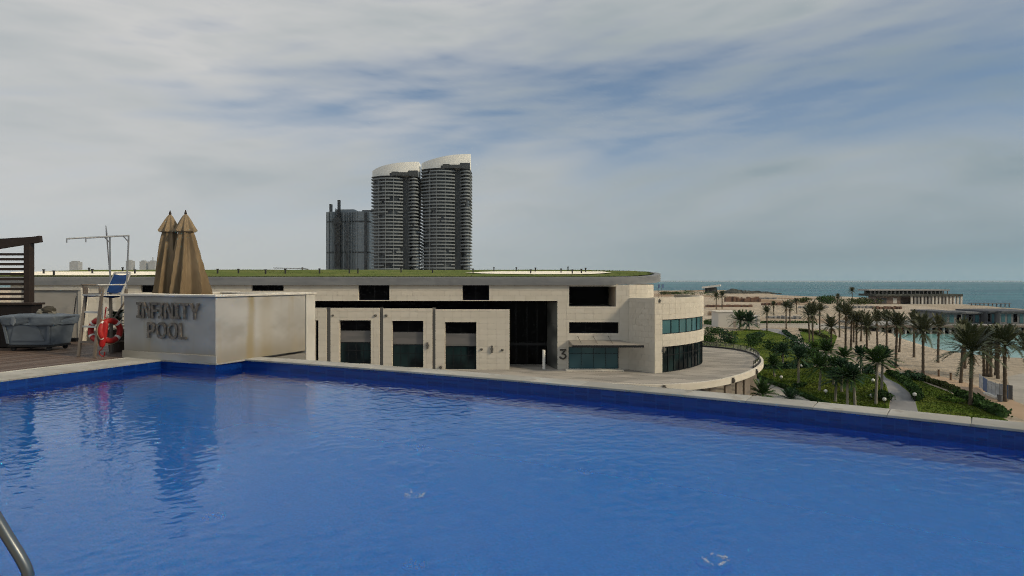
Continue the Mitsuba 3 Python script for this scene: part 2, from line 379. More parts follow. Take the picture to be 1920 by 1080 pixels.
# water: a real rippled surface
g = .032
x0, y0, x1, y1 = pool_poly.bounds
xs, ys = np.arange(x0, x1 + g, g), np.arange(y0, y1 + g, g)
XX, YY = np.meshgrid(xs, ys)
pts = np.stack([XX.ravel(), YY.ravel()], 1)
inside = shapely.contains_xy(pool_poly.buffer(.12), pts[:, 0], pts[:, 1])
def ripple(x, y):
    q = lambda s, a, sx, sy, o: meshkit.noise(np.stack([(x * math.cos(a) + y * math.sin(a)) * s * sx, (-x * math.sin(a) + y * math.cos(a)) * s * sy, 0 * x + o], -1), 31) - .5
    gust = .75 + .55 * meshkit.fbm(np.stack([x * .22, y * .22, 0 * x + 1.5], -1), 3, 5)
    return gust * (.0016 * q(3.3, .35, 1, 1.9, .2) + .0024 * q(7.0, -.25, 1, 1.8, 3.3) + .0046 * q(14.5, .5, 1, 1.4, 7.1)) + .0014 * q(.9, .3, 1, 1.3, 9.0)
zz = WZ + ripple(pts[:, 0], pts[:, 1])
nx = len(xs)
idx = np.arange(len(pts)).reshape(len(ys), nx)
q = np.stack([idx[:-1, :-1], idx[:-1, 1:], idx[1:, 1:], idx[1:, :-1]], -1).reshape(-1, 4)
q = q[inside[q].all(1)]
remap = -np.ones(len(pts), int); keep = np.unique(q); remap[keep] = np.arange(len(keep))
wm = trimesh.Trimesh(np.column_stack([pts[keep], zz[keep]]), np.vstack([remap[q[:, [0, 1, 2]]], remap[q[:, [0, 2, 3]]]]), process=False)
struct('pool_water', wm, 'm_water', smooth=True, label='rippled clear blue water filling the rooftop pool')

# pool floor inlets, seen as broken white glints through the water
spots = [((400, 842), 'white floor inlet in the pool in front of the sign wall, at the far left'), ((778, 922), 'white floor inlet in the middle of the pool'),
         ((1098, 777), 'white floor inlet close to the far pool edge, right of centre'), ((1338, 1045), 'large white floor inlet nearest the viewer in the pool'),
         ((790, 742), 'white floor inlet by the far pool edge, left of centre')]
def through_water(u, v):
    p = P(u, v, WZ); Y = p[1]
    d = np.array([(u - CX) / F, 1, -(v - HY) / F]); d /= np.linalg.norm(d)
    e = 1 / 1.33
    c = -d[2]
    t = e * d + (e * c - math.sqrt(1 - e * e * (1 - c * c))) * np.array([0, 0, 1])
    k = (-1.25 - WZ) / t[2]
    return np.array([p[0] + t[0] * k, p[1] + t[1] * k])
for (uv_, lab) in spots:
    x, y = through_water(*uv_)
    k = thing('floor_inlet', lab, 'pool inlet', 'white inlets in the pool floor')
    m = trimesh.creation.cylinder(.135, .02, sections=24); m.apply_translation([x, y, -1.245]); put('plate', m, 'm_floor_mosaic', k, 30)
    ri = np.random.default_rng(int(uv_[0]))
    for _ in range(15):
        a_, d_, r_ = ri.random() * 6.28, .115 * math.sqrt(ri.random()), .007 + .011 * ri.random()
        dx, dy = d_ * math.cos(a_), d_ * math.sin(a_)
        m = trimesh.creation.cylinder(r_, .03, sections=10); m.apply_translation([x + dx, y + dy, -1.23]); put('nozzle', m, 'm_inlet', k, 30)

# coping: slabs with open joints on a darker bed
cope = struct('pool_coping', [extr(LineString([tuple(p) for p in far_edge]).buffer(.40, single_sided=True, join_style=2), .001, .022)], 'm_joint', label='pale stone coping round the pool')
fe = np.array(LineString(far_edge).segmentize(.02).coords)
cum = np.r_[0, np.cumsum(np.linalg.norm(np.diff(fe, axis=0), axis=1))]
def on_far(s):
    p = np.array([np.interp(s, cum, fe[:, 0]), np.interp(s, cum, fe[:, 1])]); q = np.array([np.interp(s + .3, cum, fe[:, 0]), np.interp(s + .3, cum, fe[:, 1])])
    r = np.array([np.interp(s - .3, cum, fe[:, 0]), np.interp(s - .3, cum, fe[:, 1])]); t = (q - r) / np.linalg.norm(q - r)
    return p, t, np.array([-t[1], t[0]])
s = 0.0
while s < cum[-1] - .3:
    L = .80
    p, t, n = on_far(min(s + L / 2, cum[-1] - .31))
    put('slab', cbox([*p, 0], [*t, 0], [*n, 0], [0, 0, 1], (-L / 2 + .002, L / 2 - .002), (-.02, .42), (.003, .034 + .003 * rng.random()), .005), f'm_coping_{int(rng.integers(3))}', cope)
    s += L
nl = np.array([-dl[1], dl[0]])
L0, wid = 0.0, .95
edge_len = np.linalg.norm(B - N0)
while L0 < edge_len + .9:
    put('slab', cbox([*N0, 0], [*dl, 0], [*nl, 0], [0, 0, 1], (L0 + .002, L0 + .798), (-.02, wid - .09), (.002, .034 + .002 * rng.random()), .005), f'm_coping_{int(rng.integers(3))}', cope)
    put('edge_strip', cbox([*N0, 0], [*dl, 0], [*nl, 0], [0, 0, 1], (L0 + .002, L0 + .798), (wid - .085, wid), (.002, .040), .004), 'm_coping_edge', cope)
    L0 += .8
# short piece under the sign wall
put('slab', cbox([*B, 0], [*df, 0], [*dl, 0], [0, 0, 1], (-.02, np.linalg.norm(C - B) + .02), (-.02, .10), (.001, .030), .005), 'm_coping_1', cope)
put('slab', cbox([*C, 0], [*dl, 0], [*df, 0], [0, 0, 1], (.09, np.linalg.norm(D - C) + .30), (-.10, .02), (.001, .029), .005), 'm_coping_0', cope)
# near side coping and terrace behind the viewer
near = np.array([N0, Hc])
dn = (near[1] - near[0]) / np.linalg.norm(near[1] - near[0]); nn = np.array([dn[1], -dn[0]])
struct('pool_deck', extr(Polygon([tuple(N0 - dl * .0 + nl * .95), tuple(N0), tuple(Hc), tuple(Hc + nn * 8), tuple(N0 + nn * 8 - dn * 8), tuple(N0 + nl * .95 - dn * 8)]), -.3, .02), 'm_coping_1')
# hotel block that carries the pool
outer = pool_poly.buffer(.30, join_style=2)
hotel = Polygon([tuple(p) for p in far_edge] + [tuple(Hc), tuple(N0), tuple(B), tuple(C)]).buffer(.395, join_style=2)
struct('hotel_block', extr(hotel, -15.6, -1.92), 'm_wall_white')

# ------------------------------------------------------------------ wooden deck on the left
deck_end = 4.2          # how far the deck runs beyond the pool's left corner
struct('deck_bed', extr(Polygon([tuple(N0 + nl * .95), tuple(B + nl * .95 - dl * 0), tuple(B + dl * deck_end + nl * .95), tuple(B + dl * deck_end + nl * 12), tuple(N0 + nl * 12)]).difference(pool_poly.buffer(.29, join_style=2)), -15.6, -.03), 'm_black')
struct('deck_bed', extr(Polygon([tuple(B + nl * .95), tuple(B), tuple(C), tuple(C + dl * 2.7), tuple(B + dl * 2.7), tuple(B + nl * .95 + dl * 2.7)]).difference(pool_poly.buffer(.29, join_style=2)), -15.6, -.031), 'm_joint')
deck = struct('wooden_deck', frame_box([*N0, 0], [*dl, 0], [*nl, 0], [0, 0, 1], (0, edge_len + deck_end), (.955, 9), (-.029, -.012)), 'm_black', label='weathered brown timber decking left of the pool')
w = .955; i = 0
while w < 7.6:
    a = -rng.random() * 2.4
    while a < edge_len + deck_end:
        b = min(a + 2.4, edge_len + deck_end)
        if b > 3.0:
            put('plank', cbox([*N0, 0], [*dl, 0], [*nl, 0], [0, 0, 1], (max(a, 0) + .003, b - .003), (w + .004, w + .136), (-.011, .022 + .003 * rng.random()), .004), f'm_plank_{int(rng.integers(4))}', deck)
        a += 2.4
    w += .14
# ground beside the sign wall, behind it
put('plank', frame_box([*B, 0], [*dl, 0], [*nl, 0], [0, 0, 1], (.95, deck_end), (.0, .945), (-.011, .02)), 'm_plank_2', deck)

# ------------------------------------------------------------------ sign wall
c3 = np.array([*C, 0]); fdir = np.array([*-df, 0]); rdir = np.array([*dl, 0])      # along the front (to the left), along the side (away)
FW, SW, SH = 2.58, 2.5, 1.34
front = Face(C - df * FW, C)
side = Face(C, C + dl * SW)
sw = thing('sign_wall', 'stained cream plaster wall block by the pool with metal lettering', 'wall')
zb = .031
put('front_wall', front.box(.02, FW - .02, zb, SH - .045, -.27, -.02), 'm_plaster', sw)
put('side_wall', side.box(.02, SW, zb, SH - .045, -.27, -.02), 'm_plaster_stained', sw, label='side wall with yellow-brown water stains')
put('left_wall', frame_box(c3, fdir, rdir, [0, 0, 1], (FW - .25, FW - .02), (.272, SW), (zb, SH - .045)), 'm_plaster', sw)
put('back_wall', frame_box(c3, fdir, rdir, [0, 0, 1], (.272, FW - .252), (SW - .25, SW - .002), (zb, SH - .045)), 'm_plaster', sw)
put('plinth', cbox(c3, fdir, rdir, [0, 0, 1], (-.02, FW + .02), (.0, .019), (zb, .175), .006), 'm_plaster_low', sw)
put('pier', cbox(c3, fdir, rdir, [0, 0, 1], (-.015, .30), (SW + .004, SW + .31), (-.6, SH - .048), .01), 'm_plaster_clean', sw, label='clean pale pier at the right end')
put('cap', [cbox(c3, fdir, rdir, [0, 0, 1], (-.03, FW + .03), (-.03, .30), (SH - .044, SH), .008)], 'm_cap', sw)
put('cap', [cbox(c3, fdir, rdir, [0, 0, 1], (-.03, .30), (.302, SW + .34), (SH - .044, SH), .008)], 'm_cap', sw)
put('cap', [cbox(c3, fdir, rdir, [0, 0, 1], (FW - .28, FW + .03), (.302, SW + .34), (SH - .044, SH), .008)], 'm_cap', sw)
put('cap', [cbox(c3, fdir, rdir, [0, 0, 1], (.302, FW - .282), (SW - .27, SW + .03), (SH - .044, SH), .008)], 'm_cap', sw)
def lettering(text, sL, sR, zbot, h):
    # letters are cut one by one and set side by side between sL and sR
    ms = [meshkit.text_mesh(ch, h, .035, bold=True) for ch in text]
    ws = [m.extents[0] for m in ms]
    gap = ((sR - sL) - sum(ws)) / (len(text) - 1)
    sx = 1.0
    if gap < .018:
        sx = ((sR - sL) - .018 * (len(text) - 1)) / sum(ws); gap = .018
    s = sL
    for ch, m, wd in zip(text, ms, ws):
        v = np.array(m.vertices); v[:, 0] = (v[:, 0] - v[:, 0].min()) * sx
        m2 = trimesh.Trimesh(front.o + v[:, :1] * front.t * 1 + np.array([0, 0, 1.0]) * (v[:, 1:2] - 0) + front.n * (v[:, 2:] + .012) + front.t * s + np.array([0, 0, zbot]), m.faces, process=False)
        if m2.volume < 0: m2.invert()
        put('letter', m2, 'm_letter', sw)
        s += wd * sx + gap
def s_front(u):       # distance along the front at a column of the photograph
    k = (u - CX) / F
    o, t = front.o, front.t
    return (k * o[1] - o[0]) / (t[0] - k * t[1])
lettering('INFINITY', s_front(259), s_front(376), .865, .30)
lettering('POOL', s_front(279), s_front(352), .47, .30)

# ------------------------------------------------------------------ closed parasols standing inside the wall
def parasol(x, y, ztop, rbot, label, lean=0.0, seed=1, bulge=0.0):
    k = thing('closed_parasol', label, 'umbrella', 'closed parasols behind the sign wall')
    r_ = np.random.default_rng(seed)
    n = 160
    th = np.arange(n) * 2 * np.pi / n
    def shell(zs, rs, amp, ribs, ph):
        V = []
        for j, (z, r) in enumerate(zip(zs, rs)):
            f = 1 + amp[j] * ((1 - np.abs(np.sin(th * ribs / 2 + ph + .05 * j * math.sin(seed)))) ** 1.3 - .4) + .16 * amp[j] * np.sin(3 * th + .2 * j + seed) + .05 * np.sin(13 * th + .3 * j)
            bx = 1 + bulge * np.maximum(0, np.cos(th + .35)) * max(0, min(1, (ztop - z - .5) / 1.0))
            V.append(np.stack([x + lean * (ztop - z) + r * f * bx * np.cos(th), y + r * f * np.sin(th), np.full(n, z) + .0 * th], 1))
        V = np.vstack(V); f = []
        for j in range(len(zs) - 1):
            a = np.arange(n) + j * n; b = (np.arange(n) + 1) % n + j * n
            f += [np.stack([a, a + n, b + n], 1), np.stack([a, b + n, b], 1)]
        return trimesh.Trimesh(V, np.vstack(f), process=False)
    zs = np.linspace(ztop - .30, .75, 26)
    q = (zs[0] - zs) / (zs[0] - zs[-1])
    put('canopy', shell(zs, .085 + (rbot + .01 - .085) * q ** .68, .42 + .30 * q, 8, .3 + seed), 'm_umbrella', k, 35)
    zc = np.array([ztop - .02, ztop - .07, ztop - .16, ztop - .28, ztop - .38, ztop - .415])
    put('vent_flap', shell(zc, [.012, .055, .10, .15, .19, .18], [.05, .15, .26, .36, .46, .5], 8, .1 + seed), 'm_umbrella_cap', k, 35)
    put('pole', tube([[x, y, .02], [x, y, ztop - .03]], .024), 'm_dark_wood', k, True)
    m = trimesh.creation.revolve([[0, 0], [.022, 0], [.03, .02], [.018, .05], [.012, .08], [0, .10]], sections=14); m.apply_translation([x, y, ztop - .03]); put('finial', m, 'm_dark_wood', k, True)
    m = trimesh.creation.cylinder(.24, .07, sections=24); m.apply_translation([x, y, .06]); put('base', m, 'm_rubber', k, 30)
p1, p2 = W(319, 400, 14.1), W(348, 399, 13.95)
parasol(p1[0], p1[1], p1[2], .33, 'closed beige parasol behind the sign wall, the left one of two', 0.0, 3)
parasol(p2[0], p2[1], p2[2], .36, 'closed beige parasol behind the sign wall, the right one with its fabric bulging', .035, 8, .35)

# ------------------------------------------------------------------ lifeguard chair
lc = thing('lifeguard_chair', 'tall lifeguard chair with blue seat, ladder and bare canopy frame', 'chair')
L1 = np.array([*P(147, 668, .03), .03]); Rv = np.array([*df, 0.0]); Bk = np.array([*dl, 0.0])       # right along the front, back
cw, cd = .50, .72
def ch(r, b, z): return L1 + Rv * r + Bk * b + np.array([0, 0, z])
SZ = 1.28
for r in (0, cw):
    put('front_leg', beam(ch(r, 0, 0), ch(r + .02, .16, SZ + .16), .045, .055), 'm_chair_wood', lc)
    put('rear_leg', beam(ch(r, cd, 0), ch(r, cd - .03, SZ + .12), .045, .055), 'm_chair_wood', lc)
for j, h in enumerate((.30, .62, .92)):
    put('rung', beam(ch(.02, h * .12, h), ch(cw, h * .12, h), .04, .04), 'm_white_paint' if j else 'm_chair_wood', lc)
put('brace', beam(ch(0, .03, .28), ch(0, cd, .28), .03), 'm_chair_wood', lc)
put('brace', beam(ch(cw, .03, .28), ch(cw, cd, .28), .03), 'm_chair_wood', lc)
put('brace', beam(ch(cw, .08, .30), ch(cw, cd, 1.2), .025), 'm_chair_wood', lc)
put('seat_frame', [beam(ch(-.01, .10, SZ), ch(-.01, cd + .02, SZ - .02), .03), beam(ch(cw + .01, .10, SZ), ch(cw + .01, cd + .02, SZ - .02), .03), beam(ch(-.01, .10, SZ), ch(cw + .01, .10, SZ), .03)], 'm_white_paint', lc)
def sling(rows, half=.006):
    """fabric sheet with thickness between two rails; rows: list of (left point, right point)"""
    top = np.array([[a + (b - a) * t for t in np.linspace(0, 1, 7)] for a, b in rows])
    sag = np.sin(np.linspace(0, np.pi, 7))
    top[..., 2] -= .03 * sag
    nrow, ncol = top.shape[:2]
    v = np.vstack([top.reshape(-1, 3) + [0, 0, half], top.reshape(-1, 3) - [0, 0, half]])
    q = [[i * ncol + j, i * ncol + j + 1, (i + 1) * ncol + j + 1, (i + 1) * ncol + j] for i in range(nrow - 1) for j in range(ncol - 1)]
    q = np.array(q); o = nrow * ncol
    return trimesh.Trimesh(v, np.vstack([q[:, [0, 1, 2]], q[:, [0, 2, 3]], q[:, [2, 1, 0]] + o, q[:, [3, 2, 0]] + o]), process=False)
put('seat', sling([(ch(.0, .08, SZ - .005), ch(cw, .08, SZ - .005)), (ch(.0, .3, SZ - .0), ch(cw, .3, SZ)), (ch(.0, .55, SZ - .04), ch(cw, .55, SZ - .04)), (ch(.0, cd - .1, SZ + .02), ch(cw, cd - .1, SZ + .02))]), 'm_blue_sling', lc, True)
bt = np.array([.0, .0, .0])
put('backrest', sling([(ch(.02, cd - .12, SZ + .06), ch(cw - .02, cd - .12, SZ + .06)), (ch(.02, cd - .06, SZ + .22), ch(cw - .02, cd - .06, SZ + .22)), (ch(.02, cd + .05, SZ + .44), ch(cw - .02, cd + .05, SZ + .44))]), 'm_blue_sling', lc, True)
put('back_frame', [beam(ch(0, cd - .14, SZ), ch(0, cd + .07, SZ + .47), .032), beam(ch(cw, cd - .14, SZ), ch(cw, cd + .07, SZ + .47), .032), beam(ch(0, cd + .07, SZ + .47), ch(cw, cd + .07, SZ + .47), .03)], 'm_white_paint', lc)
for r in (0, cw):
    put('armrest', cbox(ch(r, 0, SZ + .20), Rv, Bk, [0, 0, 1], (-.03, .03), (.06, cd - .04), (0, .028), .006), 'm_chair_wood' if r == 0 else 'm_white_paint', lc)
    put('arm_post', beam(ch(r, .12, SZ), ch(r, .10, SZ + .2), .03), 'm_chair_wood', lc)
CZ = 2.55
for r, lean in ((.0, -.03), (cw, .07)):
    top = ch(r + lean, cd - .02, CZ)
    put('canopy_post', tube([ch(r, cd - .03, SZ - .1), top], .017, 8), 'm_alu', lc, True)
    tip = ch(r + lean - .14, cd - .85, CZ - .10)
    put('canopy_arm', tube([top, tip], .015, 8), 'm_alu', lc, True)
    put('canopy_arm_hook', tube([tip, tip - np.array([0, 0, .085])], .012, 8), 'm_alu', lc, True)
    g1 = top + (tip - top) * .14; g2 = top - np.array([0, 0, .14])
    put('gusset', tube([g1, g2], .013, 8), 'm_alu', lc, True)
put('canopy_bar', tube([ch(-.03, cd - .02, CZ), ch(cw + .07, cd - .02, CZ)], .015, 8), 'm_alu', lc, True)

pole = thing('pool_pole', 'long grey aluminium pole leaning upright behind the lifeguard chair', 'pole')
put('shaft', tube([W(212, 640, 14.9), W(206, 515, 14.6), W(200, 440, 14.35)], .013, 8), 'm_alu', pole, True)
put('tip', tube([W(200, 440, 14.35), W(198.5, 423, 14.3)], [.018, .007], 8), 'm_alu', pole, True)

# lifebuoys and rescue tube hung on the chair's right side
def buoy(c, axis, R, r, label):
    k = thing('lifebuoy', label, 'lifebuoy', 'lifebuoys hung on the lifeguard chair')
    a = np.asarray(axis, float); a /= np.linalg.norm(a)
    M = np.eye(4); M[:3, :3] = trimesh.geometry.align_vectors([0, 0, 1], a)[:3, :3]; M[:3, 3] = c
    m = trimesh.creation.torus(R, r, 40, 18); m.apply_transform(M); put('ring', m, 'm_red', k, True)
    for q in range(4):
        t0 = q * np.pi / 2 + .75
        arc = [[R * math.cos(t0 + e), R * math.sin(t0 + e), 0] for e in np.linspace(-.13, .13, 7)]
        m = tube(arc, r * 1.05, 18); m.apply_transform(M); put('band', m, 'm_band', k, True)
    rope = [[(R + r * (1.02 + .25 * abs(math.sin(2 * (t - .75))))) * math.cos(t), (R + r * (1.02 + .25 * abs(math.sin(2 * (t - .75))))) * math.sin(t), 0] for t in np.linspace(0, 2 * np.pi, 49)]
    m = tube(rope, .008, 6); m.apply_transform(M); put('rope', m, 'm_rope', k, True)
buoy(W(182, 619, 13.36), [-.386, -.92, .06], .195, .055, 'red lifebuoy with white bands hung on the chair ladder, the left one of two')
buoy(W(207, 620, 13.40), [.92, -.39, .06], .21, .058, 'red lifebuoy with white bands hung beside the chair, the right one of two')
rt = thing('rescue_tube', 'dark red rescue tube hanging between the two lifebuoys', 'rescue tube')
pr = [[0, -.30], [.035, -.30], [.06, -.26], [.068, -.1], [.066, .1], [.055, .2], [.03, .235], [0, .24]]
m = trimesh.creation.revolve(np.array(pr), sections=20); m.apply_scale([1, .6, 1]); m.apply_transform(trimesh.transformations.rotation_matrix(.16, [0, 1, 0])); m.apply_translation(W(195, 624, 13.24)); put('float', m, 'm_red_dark', rt, True)
put('strap', tube([W(196, 605, 13.25), W(197, 590, 13.4), W(199, 576, 13.5)], .012, 6), 'm_red_dark', rt, True)
put('leash', tube(spline([W(193, 645, 13.24), W(190, 655, 13.26), W(186, 662, 13.3), W(190, 667, 13.33), W(196, 660, 13.3)], 24), .010, 6), 'm_red_dark', rt, True)

# potted plant
pp = thing('potted_plant', 'dark leafy plant in a brown pot between the chair and sign wall', 'plant')
pc = W(221, 660, 14.35); pc[2] = .03
m = trimesh.creation.revolve(np.array([[0, 0], [.17, 0], [.215, .42], [.235, .43], [.235, .48], [.20, .48], [.19, .43], [0, .43]]), sections=28); m.apply_translation(pc); put('pot', m, 'm_pot', pp, 30)
def blade(base, az, el, L, w, droop, n=6):
    t = np.linspace(0, 1, n)
    h = np.array([math.cos(az), math.sin(az), 0]); sd = np.array([-math.sin(az), math.cos(az), 0])
    c = base + np.outer(L * t * math.cos(el), h) + np.outer(L * (t * math.sin(el) - droop * t * t), [0, 0, 1])
    ww = w * np.sin(np.pi * (.12 + .86 * t)) + .002
    V = np.vstack([c - ww[:, None] * sd, c + ww[:, None] * sd + [0, 0, .004], c + [0, 0, .02 * w]])
    f = []
    for i in range(n - 1):
        f += [[i, i + 1, 2 * n + i], [i + 1, 2 * n + i + 1, 2 * n + i], [n + i, 2 * n + i, n + i + 1], [n + i + 1, 2 * n + i, 2 * n + i + 1]]
    return trimesh.Trimesh(V, f, process=False)
for j in range(34):
    put('leaf', blade(pc + [0.05 * rng.normal(), .05 * rng.normal(), .50 + .35 * rng.random()], rng.random() * 6.28, .15 + .9 * rng.random(), .34 + .22 * rng.random(), .05, .2 + .3 * rng.random()), 'm_leaf_dark', pp)
put('stem', tube([pc + [0, 0, .4], pc + [.02, 0, .85]], .02, 8), 'm_pot', pp, True)

# ------------------------------------------------------------------ low wall, pergola, cart, broom at the back of the deck
lw = thing('parapet_wall', 'low off-white parapet wall with pale cap behind the grey cart', 'wall')
a_, b_ = W(40, 640, 16.9), W(147, 642, 16.7)
pf = Face(a_[:2], b_[:2])
put('wall', pf.box(0, pf.L, -.02, 1.36, -.2, 0), 'm_wall_white', lw)
put('cap', pf.box(-.02, pf.L + .10, 1.362, 1.42, -.24, .04), 'm_cap', lw)
put('end_post', pf.box(pf.L + .002, pf.L + .10, -.02, 1.36, -.22, .02), 'm_plaster_clean', lw)
gr = thing('glass_railing', 'low kerb and glass railing at the deck end behind the lifeguard chair', 'railing')
a2, b2 = W(152, 640, 16.9), W(262, 640, 16.3)
gf = Face(a2[:2], b2[:2])
put('kerb', gf.box(0, gf.L, -.02, .30, -.12, .0), 'm_pilaster', gr)
scene['m_pane'] = {'type': 'thindielectric'}
npn = 3
for j in range(npn):
    put('pane', gf.box(j * gf.L / npn + .02, (j + 1) * gf.L / npn - .02, .30, 1.25, -.06, -.055), 'm_pane', gr)
    put('post', gf.box(j * gf.L / npn - .012, j * gf.L / npn + .012, .30, 1.27, -.07, -.045), 'm_alu', gr)
put('handrail', gf.box(0, gf.L, 1.255, 1.285, -.08, -.035), 'm_alu', gr)

pg = thing('pergola', 'dark timber pergola end with louvre slats and a sloping rafter', 'pergola')
PY = 15.4
def bxu(u0, u1, v0, v1, y0, y1):
    a, b = W(u0, v0, y0), W(u1, v1, y0)
    return cbox([0, 0, 0], [1, 0, 0], [0, 1, 0], [0, 0, 1], (a[0], b[0]), (y0, y1), (b[2], a[2]), .006)
put('post', bxu(44, 56, 452, 652, PY, PY + .15), 'm_dark_wood', pg)
put('rafter', beam(W(-60, 470, PY + .05), W(77, 448, PY + .05), .10, .155), 'm_dark_wood', pg)
put('rafter', beam(W(-60, 456, PY + 1.3), W(60, 449, PY + 1.3), .10, .13), 'm_dark_wood', pg)
for j in range(10):
    v = 474.5 + j * 9.3
    put('slat', bxu(-70, 44, v, v + 4.6, PY + .05, PY + .08), 'm_dark_wood', pg)
bc = thing('bar_counter', 'black-brown bar counter under the pergola slats', 'counter')
put('body', bxu(-90, 60, 572, 651, PY - .35, PY - .02), 'm_counter', bc)
put('top', bxu(-92, 62, 568, 572, PY - .4, PY), 'm_dark_wood', bc)

ct = thing('laundry_cart', 'blue-grey plastic cart with a crumpled cover beside the pergola', 'cart')
cc = W(75, 655, 14.7); cx, cy = cc[0], cc[1]
def loft(rects, e=.16, n=64):
    """tub from horizontal rounded rectangles (half x, half y, z)"""
    V = []
    for hx, hy, z in rects:
        t = np.linspace(0, 2 * np.pi, n, endpoint=False) + .0245
        c_, s_ = np.cos(t), np.sin(t)
        V.append(np.stack([cx + hx * np.sign(c_) * np.abs(c_) ** e, cy + hy * np.sign(s_) * np.abs(s_) ** e, np.full(n, z)], 1))
    V = np.vstack(V); f = []
    for j in range(len(rects) - 1):
        a = np.arange(n) + j * n; b = (np.arange(n) + 1) % n + j * n
        f += [np.stack([a, b, b + n], 1), np.stack([a, b + n, a + n], 1)]
    return trimesh.Trimesh(V, np.vstack(f), process=False)
def crumple(m, a, seed):
    v, f = trimesh.remesh.subdivide_to_size(m.vertices, m.faces, .07, max_iter=12)
    m = trimesh.Trimesh(v, f); v = np.array(m.vertices); n = np.array(m.vertex_normals)
    d = meshkit.fbm(v * [5.5, 5.5, 3.0] + seed, 4, seed) - .5
    crease = np.abs(meshkit.noise(v * [3.2, 3.2, 2.2] + 3 * seed, seed) - .5)
    return trimesh.Trimesh(v + n * (a * 2.2 * d - a * 1.6 * np.exp(-crease * 22))[:, None], m.faces, process=False)
put('tub', loft([(.50, .30, .16), (.52, .32, .19), (.585, .39, .70), (.56, .37, .70), (.48, .30, .24), (.0, .0, .24)]), 'm_cart', ct, 30)
put('cover', crumple(loft([(.585, .39, .60), (.625, .43, .61), (.64, .44, .70), (.655, .455, .79), (.645, .445, .815), (.55, .36, .835), (.35, .22, .85), (.0, .0, .86)]), .022, 5), 'm_cart', ct, True)
put('front_panel', trimesh.convex.convex_hull(np.array([[cx - .27, cy - .405, .66], [cx + .20, cy - .405, .66], [cx + .36, cy - .355, .26], [cx - .40, cy - .355, .26], [cx - .25, cy - .36, .66], [cx + .18, cy - .36, .66], [cx + .34, cy - .32, .26], [cx - .38, cy - .32, .26]])), 'm_cart', ct)
for xx in (-.47, .44): put('rib', beam([cx + xx, cy - .34, .20], [cx + xx * 1.12, cy - .405, .69], .05, .03), 'm_cart', ct)
put('hanging_cloth', trimesh.convex.convex_hull(np.array([[cx - .30, cy - .46, .80], [cx - .22, cy - .465, .80], [cx - .25, cy - .47, .60], [cx - .33, cy - .45, .66], [cx - .27, cy - .44, .82], [cx - .2, cy - .44, .7]])), 'm_cart_light', ct)
put('chassis', cbox([cx, cy, 0], [1, 0, 0], [0, 1, 0], [0, 0, 1], (-.50, .50), (-.32, .32), (.11, .158), .01), 'm_rubber', ct)
for sx in (-.40, .40):
    for sy in (-.26, .26):
        m = trimesh.creation.cylinder(.055, .035, sections=20); m.apply_transform(trimesh.transformations.rotation_matrix(np.pi / 2, [1, 0, 0])); m.apply_translation([cx + sx, cy + sy, .082]); put('wheel', m, 'm_rubber', ct, 30)
tw = thing('towel_heap', 'small heap of used towels on top of the grey cart', 'towels')
for j, (dx, r, mt) in enumerate([(.08, .12, 'm_towel'), (.20, .13, 'm_towel_dark'), (.26, .09, 'm_towel')]):
    m = trimesh.creation.icosphere(3, 1.0); v = np.array(m.vertices); v *= (1 + .5 * (meshkit.fbm(v * 2.5 + j * 7, 3, j) - .5))[:, None]; m = trimesh.Trimesh(v * [r * 1.2, r, r * .8] + [cx + dx, cy + .0, .875 + .05 * (j == 1)], m.faces, process=False)
    put('towel', m, mt, tw, True)
br = thing('broom', 'black broom leaning on the parapet wall right of the grey cart', 'broom')
put('handle', tube([W(133, 634, 15.9), W(143, 556, 16.55)], .013, 8), 'm_rubber', br, True)
put('head', bxu(125, 142, 634, 641, 15.85, 15.98), 'm_rubber', br)

# ------------------------------------------------------------------ stainless handrail at the lower left
hr = thing('pool_handrail', 'bent stainless steel pool handrail rising from the water at lower left', 'handrail')
b0 = np.array([-1.978, 2.62, .0])
put('rail', tube(spline([b0 + [0, 0, -1.0], b0 + [0, 0, -.5], b0 + [0, 0, .0], b0 + [0, 0, .30], b0 + [-.003, 0, .40], b0 + [-.022, -.004, .455], b0 + [-.055, -.01, .52], b0 + [-.12, -.03, .66], b0 + [-.20, -.06, .82], b0 + [-.32, -.12, .94], b0 + [-.50, -.2, .96], b0 + [-.66, -.28, .85], b0 + [-.72, -.3, .6], b0 + [-.72, -.3, .02]], 110), .0215, 16), 'm_steel', hr, True)

# ------------------------------------------------------------------ the long pale building across the garden
BY = 86.0
kx = BY / F
def bx_(u): return (u - CX) * kx
def bz_(v): return EZ - (v - HY) * kx
TZ, GZ = -10.3, -15.4                       # terrace level, garden level
bd = thing('long_building', 'long pale stone building with grass roof, black windows and a curved glazed end', 'building')
fx0 = bx_(20)
fac = Face((fx0, BY), (bx_(1180), BY))
def R_(u0, u1, v0, v1): return sbox(bx_(u0) - fx0, bz_(v1), bx_(u1) - fx0, bz_(v0))
up_win = [(264, 322, 534, 548), (472, 532, 533.5, 545.5), (672, 730, 533, 563), (867, 917, 533, 563)]
loggia, strip, entry = (1067, 1155, 537, 575), (1067, 1160, 604, 625), (1066, 1160, 650, 693)
shape = unary_union([R_(20, 1180, 534.5, 564.5), R_(1045, 1180, 534.5, 694.5), R_(20, 560, 534.5, 694.5)])
shape = shape.difference(unary_union([R_(*w) for w in up_win + [loggia, strip, entry]]))
put('wall', fac.poly(shape, -.5, -.003), 'm_stone_edge', bd)
upper = shape.intersection(R_(20, 1180, 534.5, 564.5))
panels(fac, upper, f'{bd}__wall', 1.44, .72, bz_(564.5), .72)
panels(fac, shape.intersection(R_(1045, 1180, 564.5, 694.5)), f'{bd}__wall', 1.2, .75, TZ, .0, s0=bx_(1045) - fx0)
panels(fac, shape.intersection(R_(20, 330, 564.5, 640)), f'{bd}__wall', 1.6, .9, TZ, .8)


